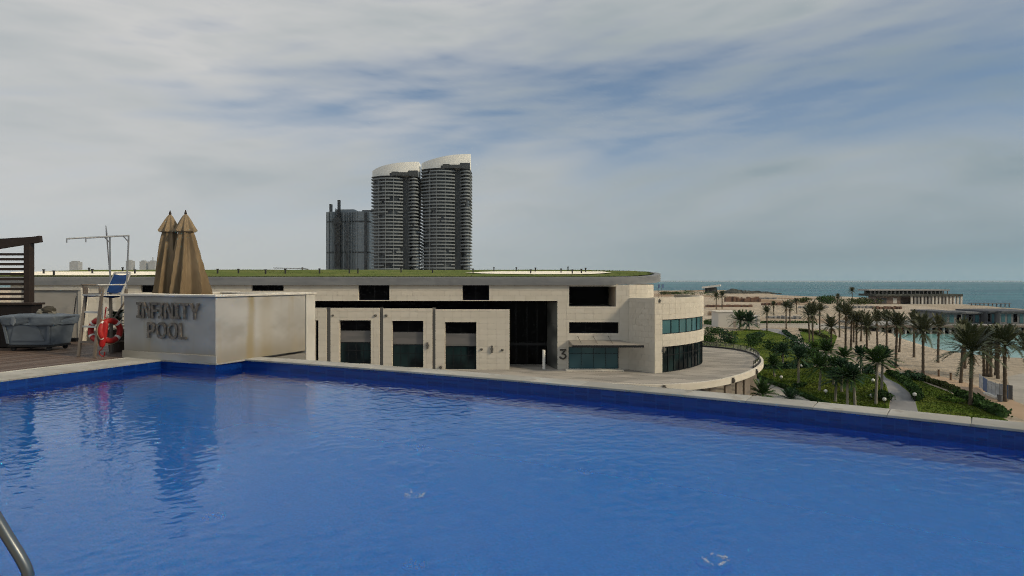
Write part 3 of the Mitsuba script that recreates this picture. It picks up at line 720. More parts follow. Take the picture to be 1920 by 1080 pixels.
def window(face, s0, s1, z0, z1, parent, glass='m_glass_dark', depth=.35, mull=0, transom=None, fr=.07):
    k = put('window', [face.box(s0, s0 + fr, z0, z1, -depth - .05, -depth + .05), face.box(s1 - fr, s1, z0, z1, -depth - .05, -depth + .05),
                       face.box(s0 + fr, s1 - fr, z0, z0 + fr, -depth - .05, -depth + .05), face.box(s0 + fr, s1 - fr, z1 - fr, z1, -depth - .05, -depth + .05)], 'm_frame', parent)
    cols = np.linspace(s0 + fr, s1 - fr, mull + 2)
    rows = [z0 + fr] + ([transom] if transom else []) + [z1 - fr]
    for i in range(len(cols) - 1):
        for j in range(len(rows) - 1):
            put('pane', face.box(cols[i] + (.025 if i else 0), cols[i + 1] - (.025 if i < len(cols) - 2 else 0), rows[j] + (.03 if j else 0), rows[j + 1] - (.03 if j < len(rows) - 2 else 0), -depth - .02, -depth - .005), glass, k)
    for c in cols[1:-1]: put('mullion', face.box(c - .025, c + .025, z0 + fr, z1 - fr, -depth - .04, -depth + .04), 'm_frame', k)
    if transom: put('transom', face.box(s0 + fr, s1 - fr, transom - .03, transom + .03, -depth - .042, -depth + .042), 'm_frame', k)
    return k


for w in up_win: window(fac, bx_(w[0]) - fx0, bx_(w[1]) - fx0, bz_(w[3]), bz_(w[2]), bd, mull=1, depth=.45)
window(fac, bx_(1067) - fx0, bx_(1160) - fx0, bz_(625), bz_(604), bd, mull=2, depth=.4)
window(fac, bx_(1066) - fx0, bx_(1160) - fx0, bz_(693), bz_(650), bd, 'm_glass_teal', mull=3, transom=bz_(663), depth=.25)
labels[bd + '__window_005'] = {'label': 'teal entrance glazing under the canopy'}
# loggia: a deep opening with a side wall and dark glazing at the back
lb = Face((bx_(1060), BY + 6.5), (bx_(1155) + .3, BY + 6.5))
put('loggia_back', lb.box(0, lb.L, bz_(577), bz_(533), -.2, 0), 'm_glass_dark', bd)
put('loggia_jamb', frame_box([bx_(1155), BY, 0], [1, 0, 0], [0, 1, 0], [0, 0, 1], (.002, .3), (.01, 6.5), (bz_(577), bz_(533))), 'm_jamb', bd)
put('loggia_floor', box(bx_(1060), bx_(1155), BY + .01, BY + 6.5, bz_(577), bz_(575) - .002), 'm_pilaster', bd)
put('loggia_ceiling', box(bx_(1060), bx_(1155), BY + .51, BY + 6.5, bz_(537), bz_(533)), 'm_soffit', bd)

# recess behind the bays
put('recess_back', box(bx_(555), bx_(1060), BY + 5.5, BY + 5.8, TZ, bz_(560)), 'm_glass_dark', bd)
put('recess_ceiling', box(bx_(555), bx_(1046), BY + .52, BY + 5.5, bz_(564.5), bz_(560)), 'm_soffit', bd)
put('recess_lining', box(bx_(560) - .4, bx_(560) - .01, BY + .52, BY + 5.5, TZ, bz_(565)), 'm_soffit', bd)
gp = Face((bx_(1029), BY + 4.5), (bx_(1045) - .02, BY - .05))
for j in range(3):
    zA, zB = TZ + j * (bz_(566) - TZ) / 3, TZ + (j + 1) * (bz_(566) - TZ) / 3
    put('side_panel', gp.box(.05, gp.L, zA + .02, zB - .02, -.15, 0), 'm_metal_panel', bd)
m = trimesh.creation.cylinder(.2, bz_(657) - TZ, sections=20); m.apply_translation([bx_(1020), BY + .5, (bz_(657) + TZ) / 2]); put('bollard_column', m, 'm_band', bd, 30)
for j, u in enumerate((905, 968, 990, 1010)): put('recess_mullion', box(bx_(u) - .05, bx_(u) + .05, BY + 5.38, BY + 5.49, TZ, bz_(566)), 'm_frame', bd)
put('recess_transom', box(bx_(955), bx_(1029), BY + 5.36, BY + 5.49, bz_(655), bz_(650)), 'm_frame', bd)

# projecting bays under the black gap
yaw = 0.8
bay = Face((bx_(560), BY + yaw), (bx_(955), BY - .1))
sc = bay.L / (bx_(955) - bx_(560))
def bs(u): return (bx_(u) - bx_(560)) * sc
def BR(u0, u1, v0, v1): return sbox(bs(u0), bz_(v1), bs(u1), bz_(v0))
bay_rows = [(560, 609.5, 577.5, [(588, 594, 601, 679)]), (617, 710.5, 577.8, [(634, 694, 601, 683.5)]), (717, 810, 578.5, [(734, 793, 602, 690)]), (816, 955, 580, [(834, 893, 604, 697)])]
for (u0, u1, vt, wins) in bay_rows:
    shp = BR(u0, u1, vt, 694.5)
    for w in wins: shp = shp.difference(BR(w[0], w[1], w[2], min(w[3], 694)))
    k = put('bay_wall', bay.poly(shp, -.55, -.003), 'm_stone_edge', bd)
    panels(bay, shp, k, 1.18, .78, TZ, .0, s0=bs(u0))
    for (a, b, c, d) in wins:
        d = min(d, 694)
        h = (d - c)
        m1, m2 = c + h * .245, c + h * .505
        if b - a < 20:
            window(bay, bs(a), bs(b), bz_(d), bz_(c), bd, depth=.45)
            continue
        window(bay, bs(a), bs(b), bz_(m1), bz_(c), bd, depth=.5, mull=1)
        put('spandrel', bay.box(bs(a), bs(b), bz_(m2), bz_(m1) - .01, -.5, -.40), 'm_spandrel', bd)
        window(bay, bs(a), bs(b), bz_(d), bz_(m2), bd, 'm_glass_bay', depth=.5, mull=3, transom=bz_(m2 + h * .2))
for (u0, u1) in ((609.5, 617), (710.5, 717), (810, 816)):
    put('pilaster', bay.box(bs(u0) + .01, bs(u1) - .01, TZ, bz_(577), -.45, -.22), 'm_pilaster', bd)
for (u, v, s_) in ((622, 592, .18), (703, 592, .22), (723, 592, .22), (903, 655, .2), (942, 656, .2)):
    m = trimesh.creation.icosphere(2, s_); m.apply_scale([1, .8, .8]); m.apply_translation(bay.at(bs(u), bz_(v), .1)); put('wall_lamp', m, 'm_lamp_grey', bd, True)
for (u, v0, v1) in ((801.5, 642, 654), (922.5, 648, 661), (826, 686, 692)):
    put('wall_sconce', [bay.box(bs(u) - .12, bs(u) + .12, bz_(v1), bz_(v0), .05, .25), bay.box(bs(u) - .2, bs(u) + .2, bz_((v0 + v1) / 2) - .12, bz_((v0 + v1) / 2) + .12, .051, .3)], 'm_lamp_grey', bd)
# sculpted digit on the pier, canopy over the entrance
dg = meshkit.text_mesh('3', 1.30, .10, bold=True)
v = np.array(dg.vertices); v[:, 0] -= v[:, 0].min()
m = trimesh.Trimesh(fac.o + v[:, :1] * fac.t * 1.02 + v[:, 1:2] * [0, 0, 1.0] + fac.n * (v[:, 2:] + .06) + fac.t * (bx_(1048.5) - fx0) + np.array([0, 0, bz_(673)]), dg.faces, process=False)
if m.volume < 0: m.invert()
put('digit', m, 'm_digit', bd, label='dark metal digit 3 on the entrance pier')
cz = bz_(645)
cn = trimesh.convex.convex_hull(np.array([[bx_(1066), BY - .05, cz + .55], [bx_(1162), BY - .05, cz + .55], [bx_(1066), BY - .05, cz], [bx_(1162), BY - .05, cz],
                                          [bx_(1070) + .0, BY - 3.6, cz - .06], [bx_(1196), BY - 3.6, cz - .06], [bx_(1070), BY - 3.6, cz + .16], [bx_(1196), BY - 3.6, cz + .16]]))
put('canopy', cn, 'm_canopy', bd)
put('canopy_edge', box(bx_(1068), bx_(1197), BY - 3.68, BY - 3.602, cz - .10, cz + .20), 'm_frame', bd)
for u in (1083, 1112, 1140): put('canopy_stay', tube([fac.at(bx_(u) - fx0, bz_(630), .04), [bx_(u + 4), BY - 2.6, cz + .2]], .04, 6), 'm_lamp_grey', bd)
put('step', box(bx_(1060), bx_(1166), BY - 1.6, BY - .06, TZ, TZ + .14), 'm_cap', bd)

# upper wall curving back at the right end
cv = spline([(15.75, 86.0), (17.6, 87.6), (19.6, 91.0), (21.2, 96.0), (22.0, 101.0), (22.1, 106.0), (21.5, 111)], 22)
def strip_wall(pts, z0, z1, thick=.4, name='wall', rows=None, holder=bd, w_mats=('m_stone_0', 'm_stone_1', 'm_stone_2'), closed=False):
    k = None
    segs = []
    for i in range(len(pts) - 1):
        f = Face(pts[i], pts[i + 1]); segs.append(f.box(-.01, f.L + .01, z0, z1, -thick, -.003))
    k = put(name, segs, 'm_stone_edge', holder)
    if rows:
        zc = np.linspace(z0, z1, rows + 1)
        for i in range(len(pts) - 1):
            f = Face(pts[i], pts[i + 1])
            for r in range(rows): put('panel', f.box(.015, f.L - .015, zc[r] + .015, zc[r + 1] - .015, 0, .035 + .006 * rng.random()), w_mats[int(rng.integers(3))], k)
    return k
strip_wall(cv, -.75, 1.1, rows=3, name='curved_wall')
# lower wing with curved glazing
wing = spline([(18.4, 82.5), (19.7, 83.2), (22.3, 85.2), (24.6, 87.7), (26.4, 90.2), (27.7, 92.7), (28.4, 96), (28.2, 100), (26.5, 105)], 44)
iw = int(np.argmin(np.abs(wing[:, 0] - 19.65)))
ie = int(np.argmin(np.abs(wing[:, 0] - 28.3) + 100 * (wing[:, 1] > 98)))
wt = -.64
solid_rows = dict(name='wing_wall')
strip_wall(wing[::2], -3.42, wt, rows=4, name='wing_wall')
strip_wall(wing[:iw + 1:2] if iw >= 2 else wing[:2], -5.32, -3.422, rows=3, name='wing_wall')
strip_wall(wing[::2], -6.95, -5.322, rows=2, name='wing_wall')
strip_wall(wing[:iw + 1:2] if iw >= 2 else wing[:2], TZ, -6.952, rows=4, name='wing_wall')
def curved_glass(pts, z0, z1, glass, nskip, transom=None):
    # facets of glazing set back from the wall face, mullions between them
    k = None
    pts = pts[::nskip]
    fr = []
    for i in range(len(pts) - 1):
        f = Face(pts[i], pts[i + 1]); fr += [f.box(0, f.L, z0, z0 + .08, -.30, -.16), f.box(0, f.L, z1 - .08, z1, -.30, -.16)]
    fa, fb = Face(pts[0], pts[1]), Face(pts[-2], pts[-1])
    fr += [fa.box(0, .07, z0, z1, -.30, -.16), fb.box(fb.L - .07, fb.L, z0, z1, -.30, -.16)]
    k = put('curved_window', fr, 'm_frame', bd)
    for i in range(len(pts) - 1):
        f = Face(pts[i], pts[i + 1])
        for a, b in ([(z0 + .08, z1 - .08)] if not transom else [(z0 + .08, transom - .04), (transom + .04, z1 - .08)]):
            put('pane', f.box(.03, f.L - .03, a, b, -.26, -.22), glass, k)
        put('mullion', f.box(-.035, .035, z0 + .08, z1 - .08, -.32, -.12), 'm_frame', k)
        if transom: put('transom', f.box(.036, f.L - .036, transom - .04, transom + .04, -.29, -.15), 'm_frame', k)
curved_glass(wing[iw:], -5.32, -3.42, 'm_glass_teal', 3)
curved_glass(wing[iw:], TZ, -6.95, 'm_glass_bay', 2, TZ + 2.2)
lf = Face((15.78, 86.0), (18.4, 82.5))
k = put('wing_wall', lf.box(0, lf.L, TZ, wt, -.4, -.003), 'm_stone_edge', bd)
panels(lf, sbox(0, TZ, lf.L, wt), k, 1.1, .76, TZ, .55)
ring = [tuple(p) for p in wing] + [(20, 106), (15.0, 100), (15.79, 86.3)]
put('wing_roof', extr(Polygon(ring).buffer(-.42), wt - 1.2, wt - .55), 'm_terrace', bd)
put('wing_coping', extr(LineString([tuple(p) for p in wing]).buffer(.42, single_sided=True), wt + .002, wt + .06), 'm_stone_0', bd)
for (i_, z_, s_) in ((1, -.95, .16), (2, -7.3, .25), (28, -1.0, .16)):
    f = Face(wing[i_], wing[i_ + 1]); put('wall_lamp', [f.box(0.0, s_ * 1.6, z_ - s_ * .7, z_ + s_ * .7, .05, .05 + s_), f.box(s_ * .4, s_ * 1.2, z_ - s_ * 1.6, z_ + s_ * 1.6, .051, .04 + s_ * .6)], 'm_lamp_grey', bd)

# roof: a lawn that rises away from the front, in a concrete fascia
def roof_z(y): return 2.1 + (y - 85.0) * .043
rp = Polygon([(-82, 85.55), (11.0, 85.55)] + [tuple(p) for p in spline([(11, 85.55), (15, 86.4), (18.6, 89.2), (21.6, 94.5), (23.4, 101), (24.0, 106), (23.4, 113), (20, 119), (12, 123)], 40)[1:]] + [(-82, 123)])
def sheared(poly, lo, hi, seg=3.0):
    m = extr(poly.segmentize(seg), 0, 1)
    m = m.copy(); v = np.array(m.vertices); v[:, 2] = np.where(v[:, 2] > .5, hi, lo) + roof_z(v[:, 1]); return trimesh.Trimesh(v, m.faces, process=False)
fas = put('fascia', sheared(rp.difference(rp.buffer(-.9)), -1.07, 0), 'm_fascia', bd)
put('roof_slab', sheared(rp.buffer(-.905), -1.06, -.35), 'm_soffit', bd)
inner = rp.buffer(-1.0)
gx, gy = np.meshgrid(np.arange(-81, 24, 1.0), np.arange(86.3, 122.6, .7))
ok = shapely.contains_xy(inner.buffer(.05), gx.ravel(), gy.ravel())
gz = roof_z(gy) + .05 + .22 * (meshkit.fbm(np.stack([gx * .12, gy * .16, 0 * gx], -1), 4, 3) - .45) * np.clip((gy - 86) / 4, 0, 1)
ids = np.arange(gx.size).reshape(gx.shape)
q = np.stack([ids[:-1, :-1], ids[:-1, 1:], ids[1:, 1:], ids[1:, :-1]], -1).reshape(-1, 4); q = q[ok[q].all(1)]
rk = put('roof_lawn', trimesh.Trimesh(np.stack([gx.ravel(), gy.ravel(), gz.ravel()], 1), np.vstack([q[:, [0, 1, 2]], q[:, [0, 2, 3]]]), process=True), 'm_roof_grass', bd, True)
def on_roof(u, v):
    Y = (EZ - 2.1 + .043 * 85) / (.043 + (v - HY) / F)
    return ((u - CX) / F * Y, Y)
path_px = [[(872, 513), (930, 510.6), (1050, 510.2), (1128, 510.8), (1146, 513), (1105, 515.8), (1000, 516), (930, 515.4)], [(20, 511), (300, 511), (335, 513), (330, 517), (250, 518), (20, 518)]]
roof_paths = unary_union([Polygon([on_roof(*p) for p in px]) for px in path_px])
# tufts along the lawn's edge and ridge
def tufts(xy, z, h, w, mesh_rng):
    n = len(xy); a = mesh_rng.random(n) * 6.28
    dx, dy = np.cos(a) * w, np.sin(a) * w
    b = np.column_stack([xy, z])
    V = np.stack([b + np.stack([dx, dy, 0 * dx], 1), b - np.stack([dx, dy, 0 * dx], 1), b + np.stack([mesh_rng.normal(0, .4, n) * w, mesh_rng.normal(0, .4, n) * w, h * (.5 + mesh_rng.random(n))], 1)], 1).reshape(-1, 3)
    return trimesh.Trimesh(V, np.arange(3 * n).reshape(-1, 3), process=False)
txy = np.column_stack([rng.uniform(-66, 23, 5000), rng.uniform(86, 121, 5000)]); txy = txy[shapely.contains_xy(inner, txy[:, 0], txy[:, 1]) & ~shapely.contains_xy(roof_paths.buffer(.3), txy[:, 0], txy[:, 1])]
kk = put('roof_grass', tufts(txy, roof_z(txy[:, 1]) + .02, .09, .10, rng), 'm_roof_grass', bd); labels[kk] = {'kind': 'stuff'}
def roof_sheet(px, lift):
    poly = Polygon([on_roof(*p) for p in px]).buffer(.8).buffer(-.8).intersection(inner.buffer(-.3))
    return sheared(poly, lift - .02, lift, 2.0)
for px in path_px: put('roof_path', roof_sheet(px, .17), 'm_roof_path', bd)
for i, (u, v) in enumerate([(62, 511), (82, 515), (101, 518), (167, 511), (173, 514.5), (230, 510), (253, 515), (408, 514), (447, 514), (498, 515), (535, 514), (599, 513), (655, 513), (671, 513), (752, 512), (811, 513), (887, 513.5), (926, 510), (968, 510), (995, 515), (1004, 511), (1052, 513), (1065, 508.5), (1073, 515.5), (1090, 514), (1098, 511.5)]):
    x, y = on_roof(u, max(v, 508.2)); z = roof_z(y) + .1
    put('roof_lamp', [box(x - .09, x + .09, y - .09, y + .09, z - .2, z + .55), box(x - .14, x + .14, y - .14, y + .14, z + .552, z + .72)], 'm_dark_metal', bd)

# terrace on columns
rim = spline([(-12, 80.5), (-4, 78.2), (5, 75.3), (11, 73.7), (16.7, 72.8), (22, 74.4), (26.7, 78.2), (31, 83.4), (34.8, 89.5), (37.7, 96), (39.3, 102), (39.6, 108.5), (37.4, 113.8), (33, 117.6), (27, 120)], 90)
tr = thing('terrace', 'curved beige roof terrace on columns at the end of the long building', 'terrace')
tp = Polygon([tuple(p) for p in rim] + [(10, 120), (-40, 104), (-70, 88.5), (-70, 81)])
put('slab', extr(tp.buffer(-.3), -10.85, TZ - .004), 'm_terrace', tr)
put('fascia', extr(tp.difference(tp.buffer(-.32)), -10.95, TZ + .14), 'm_stone_0', tr)
inr = LineString([tuple(p) for p in rim]).offset_curve(1.4)
L = inr.length
base_line = LineString([tuple(p) for p in rim]).offset_curve(7.5)
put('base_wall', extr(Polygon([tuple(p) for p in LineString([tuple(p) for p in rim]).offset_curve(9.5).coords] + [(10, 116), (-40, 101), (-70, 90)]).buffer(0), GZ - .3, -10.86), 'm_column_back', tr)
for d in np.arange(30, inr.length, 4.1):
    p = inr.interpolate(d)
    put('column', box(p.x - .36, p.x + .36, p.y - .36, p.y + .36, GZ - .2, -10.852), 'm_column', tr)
for (u, v) in ((1241, 724), (1369, 713), (1428.5, 698)):
    q = np.array([P(u, v, TZ - .3)]).ravel(); dd = np.linalg.norm(rim - q, axis=1); j = int(np.argmin(dd)); f = Face(rim[j], rim[min(j + 1, 89)])
    put('wall_lamp', [f.box(-.15, .15, TZ - .62, TZ + .06, .03, .2), f.box(-.22, .22, TZ - .5, TZ - .15, .031, .28)], 'm_digit', tr)
rl = thing('terrace_railing', 'glass railing with dark rail along the outer edge of the terrace', 'railing')
rr = np.array(LineString([tuple(p) for p in rim]).offset_curve(.55).simplify(.01).coords)
rr = np.array([[*LineString(rr).interpolate(d).coords[0]] for d in np.arange(52, LineString(rr).length - .1, 1.9)])
for i in range(len(rr) - 1):
    f = Face(rr[i], rr[i + 1])
    put('pane', f.box(.04, f.L - .04, TZ + .27, TZ + .92, -.012, 0), 'm_pane', rl)
    put('post', f.box(-.03, .03, TZ, TZ + .98, -.04, .03), 'm_dark_metal', rl)
    put('handrail', f.box(0, f.L, TZ + .93, TZ + 1.0, -.035, .025), 'm_dark_metal', rl)
    put('foot_rail', f.box(0.031, f.L - .031, TZ + .0, TZ + .26, -.10, .05), 'm_dark_metal', rl)

# ------------------------------------------------------------------ towers
def tower_crown(outline, z_low, zt, bsdf, parent):
    """curved screen wall round the front of a tower top; zt(x) is its upper edge"""
    o = np.asarray(outline); nrm = np.array([Face(o[max(i - 1, 0)], o[min(i + 1, len(o) - 1)]).n[:2] for i in range(len(o))])
    inn = o - nrm * .8
    V, f = [], []
    for i in range(len(o)):
        t = zt(o[i][0]); zl = z_low(o[i][0])
        V += [[*o[i], zl], [*o[i], t], [*inn[i], t], [*inn[i], zl]]
    for i in range(len(o) - 1):
        a = 4 * i; b = a + 4
        for j in range(4):
            k = (j + 1) % 4
            f += [[a + j, b + j, b + k], [a + j, b + k, a + k]]
    n = 4 * (len(o) - 1)
    f += [[0, 1, 2], [0, 2, 3], [n, n + 2, n + 1], [n, n + 3, n + 2]]
    m = trimesh.Trimesh(np.array(V), np.array(f), process=False)
    if m.volume < 0: m.invert()
    put('crown_screen', m, bsdf, parent, 25)


TY = 530.0
def tower(u0, u1, us0, us1, v_body, v_crown, label):
    k = thing('curved_tower', label, 'tower', 'pair of high towers behind the long building')
    X = lambda u: (u - CX) / F * TY
    Z = lambda v: EZ - (v - HY) / F * TY
    # plan: a wide bowed front, a dark seam and a narrow bowed front
    a0, a1, b0, b1 = X(u0), X(us0), X(us1), X(u1)
    def bow(xa, xb, depth, n):
        t = np.linspace(0, 1, n); return np.stack([xa + (xb - xa) * t, TY - depth * np.sin(np.pi * (.12 + .76 * t)) + depth * .37 - 4 * t], 1)
    fa, fb = bow(a0, a1, 9, 15), bow(b0, b1, 6, 9)
    back = [(b1 - 3, TY + 30), (a0 + 3, TY + 30)]
    plan = Polygon([tuple(p) for p in fa] + [(a1, TY + 6), (b0, TY + 6)] + [tuple(p) for p in fb] + [(b1 + .5, TY + 20)] + back + [(a0 - .5, TY + 18)]).buffer(0)
    top = Z(v_body)
    put('core', extr(plan.buffer(-1.8, join_style=2), GZ, top), 'm_tower_core', k)
    put('seam', box(a1 - 1.5, b0 + 1.5, TY - 1.5, TY + 8, GZ, top + 1.0), 'm_tower_recess', k)
    h = 6.2 / F * TY
    z = top - 1.2; i = 0
    la, lb_ = LineString([tuple(p) for p in fa]), LineString([tuple(p) for p in fb])
    body = unary_union([Polygon([tuple(p) for p in fa] + [(a1, TY + 26), (a0, TY + 26)]), Polygon([tuple(p) for p in fb] + [(b1, TY + 26), (b0, TY + 26)])])
    while z > Z(520):
        if i != 25 or True:
            sh = body
            for _ in range(int(rng.random() < .35)):
                g0 = a0 + (b1 - a0) * rng.random(); sh = sh.difference(sbox(g0, TY - 30, g0 + 1.5 + 7 * rng.random(), TY + 8))
            ext = .25 * math.sin(i * 2.1)
            put('floor_band', extr(sh.buffer(.25 + .15 * ext), z - .98, z), 'm_tower_band', k)
        z -= h; i += 1
    for t in (.30, .52, .74):
        p = la.interpolate(t, normalized=True); put('fin', box(p.x - .13, p.x + .13, p.y - .4, p.y + .6, Z(520), top - 2.4), 'm_tower_band', k)
    zt = PchipInterpolator([X(c[0]) for c in v_crown], [Z(c[1]) for c in v_crown])
    t = np.linspace(0, 1, 24)
    o = np.stack([a0 - .2 + (b1 - a0 + .4) * t, TY + 6 - 9.5 * np.sin(np.pi * (.06 + .72 * t)) + 1.5 * t], 1)
    o = np.vstack([[[a0 + .2, TY + 16]], o, [[b1 - .2, TY + 14]]])
    put('roof_slab', extr(plan, top + .002, top + .5), 'm_tower_recess', k)
    tower_crown(o, lambda x: top + .502, lambda x: float(zt(np.clip(x, X(v_crown[0][0]), X(v_crown[-1][0])))), 'm_tower_crown', k)
    for (fa_, fb_, hh, yy) in ((.42, .80, 2.2, -7), (.55, .97, 3.0, -6), (.80, 1.0, 4.6, -5.0), (.46, .60, 3.2, -7.6)):
        put('roof_plant', box(a0 + (b1 - a0) * fa_, a0 + (b1 - a0) * fb_, TY + yy, TY + yy + 3.0, top + .505, top + .5 + hh), 'm_tower_recess', k)
    return k
tower(696.5, 784.5, 756, 765, 333, [(695, 320), (705, 314.5), (725, 309.5), (750, 306), (786, 302.8)], 'high banded tower with white sloping crown, the left and lower of the pair')
tower(789.5, 881.5, 853, 862, 319, [(788, 305), (800, 301), (820, 296.5), (850, 291.5), (883, 288)], 'high banded tower with white sloping crown, the right and taller of the pair')
gt = thing('grey_tower', 'blue-grey glass tower with a dark hoist mast, left of the banded pair', 'tower')
GY = 560.0
gX = lambda u: (u - CX) / F * GY
gZ = lambda v: EZ - (v - HY) / F * GY
fr_ = [(gX(610), GY + 8), (gX(612), GY + 2), (gX(622), GY - 2), (gX(631), GY + 1)]
fr2 = [(gX(644), GY - 1)] + [(gX(644 + 50 * t), GY - 5 * math.sin(math.pi * (.1 + .6 * t)) + 1) for t in np.linspace(.05, 1, 10)]
plan = Polygon(fr_ + fr2 + [(gX(694), GY + 32), (gX(610), GY + 32)]).buffer(0)
put('body', extr(plan, GZ, gZ(397)), 'm_glass_tower', gt)
put('roof_block', extr(Polygon([(gX(625), GY + 5), (gX(662), GY + 3), (gX(662), GY + 28), (gX(625), GY + 28)]), gZ(397), gZ(391.5)), 'm_glass_tower_band', gt)
put('roof_block', box(gX(676), gX(694), GY + 6, GY + 26, gZ(397), gZ(392.5)), 'm_tower_recess', gt)
for j in range(22):
    z = gZ(399) - j * 5.2 / F * GY
    put('floor_band', extr(plan.buffer(.16), z - .55, z), 'm_glass_tower_band', gt)
for v in (414.5, 472): put('service_band', extr(plan.buffer(.28), gZ(v) - 1.3, gZ(v)), 'm_tower_recess', gt)
put('seam', box(gX(652), gX(656), GY - 5.2, GY, GZ, gZ(416)), 'm_tower_core', gt)
put('seam', box(gX(685), gX(690), GY - 4.6, GY, GZ, gZ(399)), 'm_tower_core', gt)
for j in range(17):
    xx = gX(613 + 4.9 * j); yy = GY - 5.4 + 8 * abs(j - 9.5) / 16 if j > 6 else GY - 1.8
    put('fin', box(xx - .12, xx + .12, yy - .3, yy + 2, GZ, gZ(398)), 'm_glass_tower_band', gt)
mast = put('hoist_mast', [box(gX(632), gX(640.5), GY - 5, GY - 1, GZ, gZ(408)), box(gX(635), gX(639.5), GY - 4, GY - 1, gZ(408), gZ(376)), box(gX(618.5), gX(622.5), GY - 2, GY + 2, gZ(397), gZ(383)), box(gX(627), gX(642), GY - 5.5, GY - 1, gZ(420), gZ(411))], 'm_tower_recess', gt)
for j in range(14):
    z = gZ(500) + j * 3.6
    put('hoist_brace', [beam([gX(632), GY - 5.3, z], [gX(640.5), GY - 5.3, z + 3.4], .5), beam([gX(640.5), GY - 5.35, z], [gX(632), GY - 5.35, z + 3.4], .5)], 'm_dark_metal', gt)

FY = 9000.0
for (u0, u1, v, lab) in [(130, 146.5, 491, 'pale hazy far tower block standing alone at the left skyline'), (236, 246, 489, 'faint far tower behind the canopy post of the chair'),
                         (261.5, 272, 490, 'faint far tower left of the beige parasols, middle of three'), (278, 290, 490, 'faint far tower with a short spire nearest the beige parasols')]:
    k = thing('distant_tower', lab, 'tower')
    a, b = W(u0, v, FY), W(u1, v, FY)
    put('body', box(a[0], b[0], FY, FY + 90, GZ, a[2]), 'm_far', k)
    put('roof_block', box(a[0] + 20, b[0] - 20, FY + 10, FY + 70, a[2], a[2] + 14), 'm_far', k)
    if u0 == 278: put('spire', box((a[0] + b[0]) / 2 - 5, (a[0] + b[0]) / 2 + 5, FY + 30, FY + 40, a[2] + 14, a[2] + 60), 'm_far', k)
cr = thing('tower_crane', 'tiny grey construction crane on the horizon left of the grey tower', 'crane')
cY = 900.0
c0, c1 = W(513, 502.5, cY), W(578, 505, cY)
put('jib', beam(c0, W(570, 503.6, cY), .9, 1.0), 'm_grey_wall', cr)
put('counter_jib', beam(W(570, 503.6, cY), c1, 1.2, 1.4), 'm_grey_wall', cr)
ms_ = W(567, 503.6, cY); put('mast', box(ms_[0] - 1, ms_[0] + 1, cY - 1, cY + 1, GZ, ms_[2] + 2), 'm_grey_wall', cr)

# ------------------------------------------------------------------ ground, coast and water
SEA = -16.2
shore_px = [(1100, 545.5), (1230, 545.2), (1300, 544.5), (1355, 544), (1400, 546.5), (1457, 551.8), (1475, 554.5), (1520, 556), (1580, 556), (1640, 559), (1700, 563), (1770, 567.5), (1812, 571), (1850, 573.5), (1880, 575.5), (1905, 578.5), (1960, 582), (2100, 590), (2300, 600)]
shore = [P(u, v, SEA) for u, v in shore_px]
land = Polygon([(-2500, 40), (-2500, 1900), (-300, 1500)] + [tuple(p) for p in shore] + [(420, 60), (420, 40)])
lag_px = [(1684, 622), (1686, 626), (1690, 632), (1712, 638), (1734, 645), (1754, 651), (1774, 656.5), (1802, 660.5), (1841, 667), (1880, 670.5), (1920, 673), (2010, 679), (2100, 690), (2100, 612), (1850, 606), (1700, 612), (1684, 617)]
lagoon = Polygon([P(u, v, SEA) for u, v in lag_px]).buffer(2).buffer(-2)
xs = np.r_[np.arange(-2500, -100, 60.0), np.arange(-100, 30, 5.0), np.arange(30, 230, 1.5), np.arange(230, 420, 5.0), np.arange(420, 900, 20.0)]
ys = np.r_[np.arange(38, 80, 3.0), np.arange(80, 260, 1.6), np.arange(260, 640, 4.0), np.arange(640, 2000, 25.0)]
GX, GYY = np.meshgrid(xs, ys)
pt = shapely.points(GX.ravel(), GYY.ravel())
d_sea = shapely.distance(pt, land.boundary) * np.where(shapely.contains(land, pt), 1, -1)
d_lag = shapely.distance(pt, lagoon.boundary) * np.where(shapely.contains(lagoon, pt), -1, 1)
def sstep(a, b, x):
    t = np.clip((x - a) / (b - a), 0, 1); return t * t * (3 - 2 * t)
far_w = sstep(150, 260, GYY.ravel())
lagw = 7.0
zt_ = GZ - 1.9 * (1 - sstep(-4, 12, d_sea)) - 1.9 * (1 - sstep(-5, lagw, d_lag)) * 1.0
gp3 = np.stack([GX.ravel() * .02, GYY.ravel() * .02, 0 * GX.ravel()], -1)
zt_ = np.maximum(zt_, -18.2) + (meshkit.fbm(gp3, 4, 8) - .5) * 1.3 * far_w * sstep(5, 40, d_sea) * sstep(3, 20, d_lag)
gp4 = np.stack([GX.ravel() * .25, GYY.ravel() * .25, 0 * GX.ravel()], -1)
beach_zone = sstep(2, 8, d_lag) * sstep(5, 20, d_sea) * sstep(20, 28, GX.ravel() - .0) * (1 - far_w)
zt_ = zt_ + .0 * beach_zone
nx = len(xs); ids = np.arange(GX.size).reshape(GX.shape)
q = np.stack([ids[:-1, :-1], ids[:-1, 1:], ids[1:, 1:], ids[1:, :-1]], -1).reshape(-1, 4)
struct('ground', trimesh.Trimesh(np.stack([GX.ravel(), GYY.ravel(), zt_], 1), np.vstack([q[:, [0, 1, 2]], q[:, [0, 2, 3]]]), process=False), 'm_sand', True, label='sandy beach and bare building land along the coast')
struct('sea', extr(sbox(-13000, 300, 16000, 17500).difference(sbox(-13000, 290, -2400, 17600)), SEA - 3, SEA), 'm_sea', label='flat green-blue sea to the horizon')
struct('lagoon', extr(lagoon.buffer(4), SEA - .9, SEA + .02), 'm_lagoon', label='shallow turquoise lagoon behind the beach palms')
struct('far_land', extr(sbox(-13500, 1890, -2450, 15000), -18, -15.8), 'm_sand', label='flat hazy land to the left of the sea')
struct('lower_ground', extr(sbox(-2500, -200, 420, 39), -17, -15.5), 'm_path_grey')

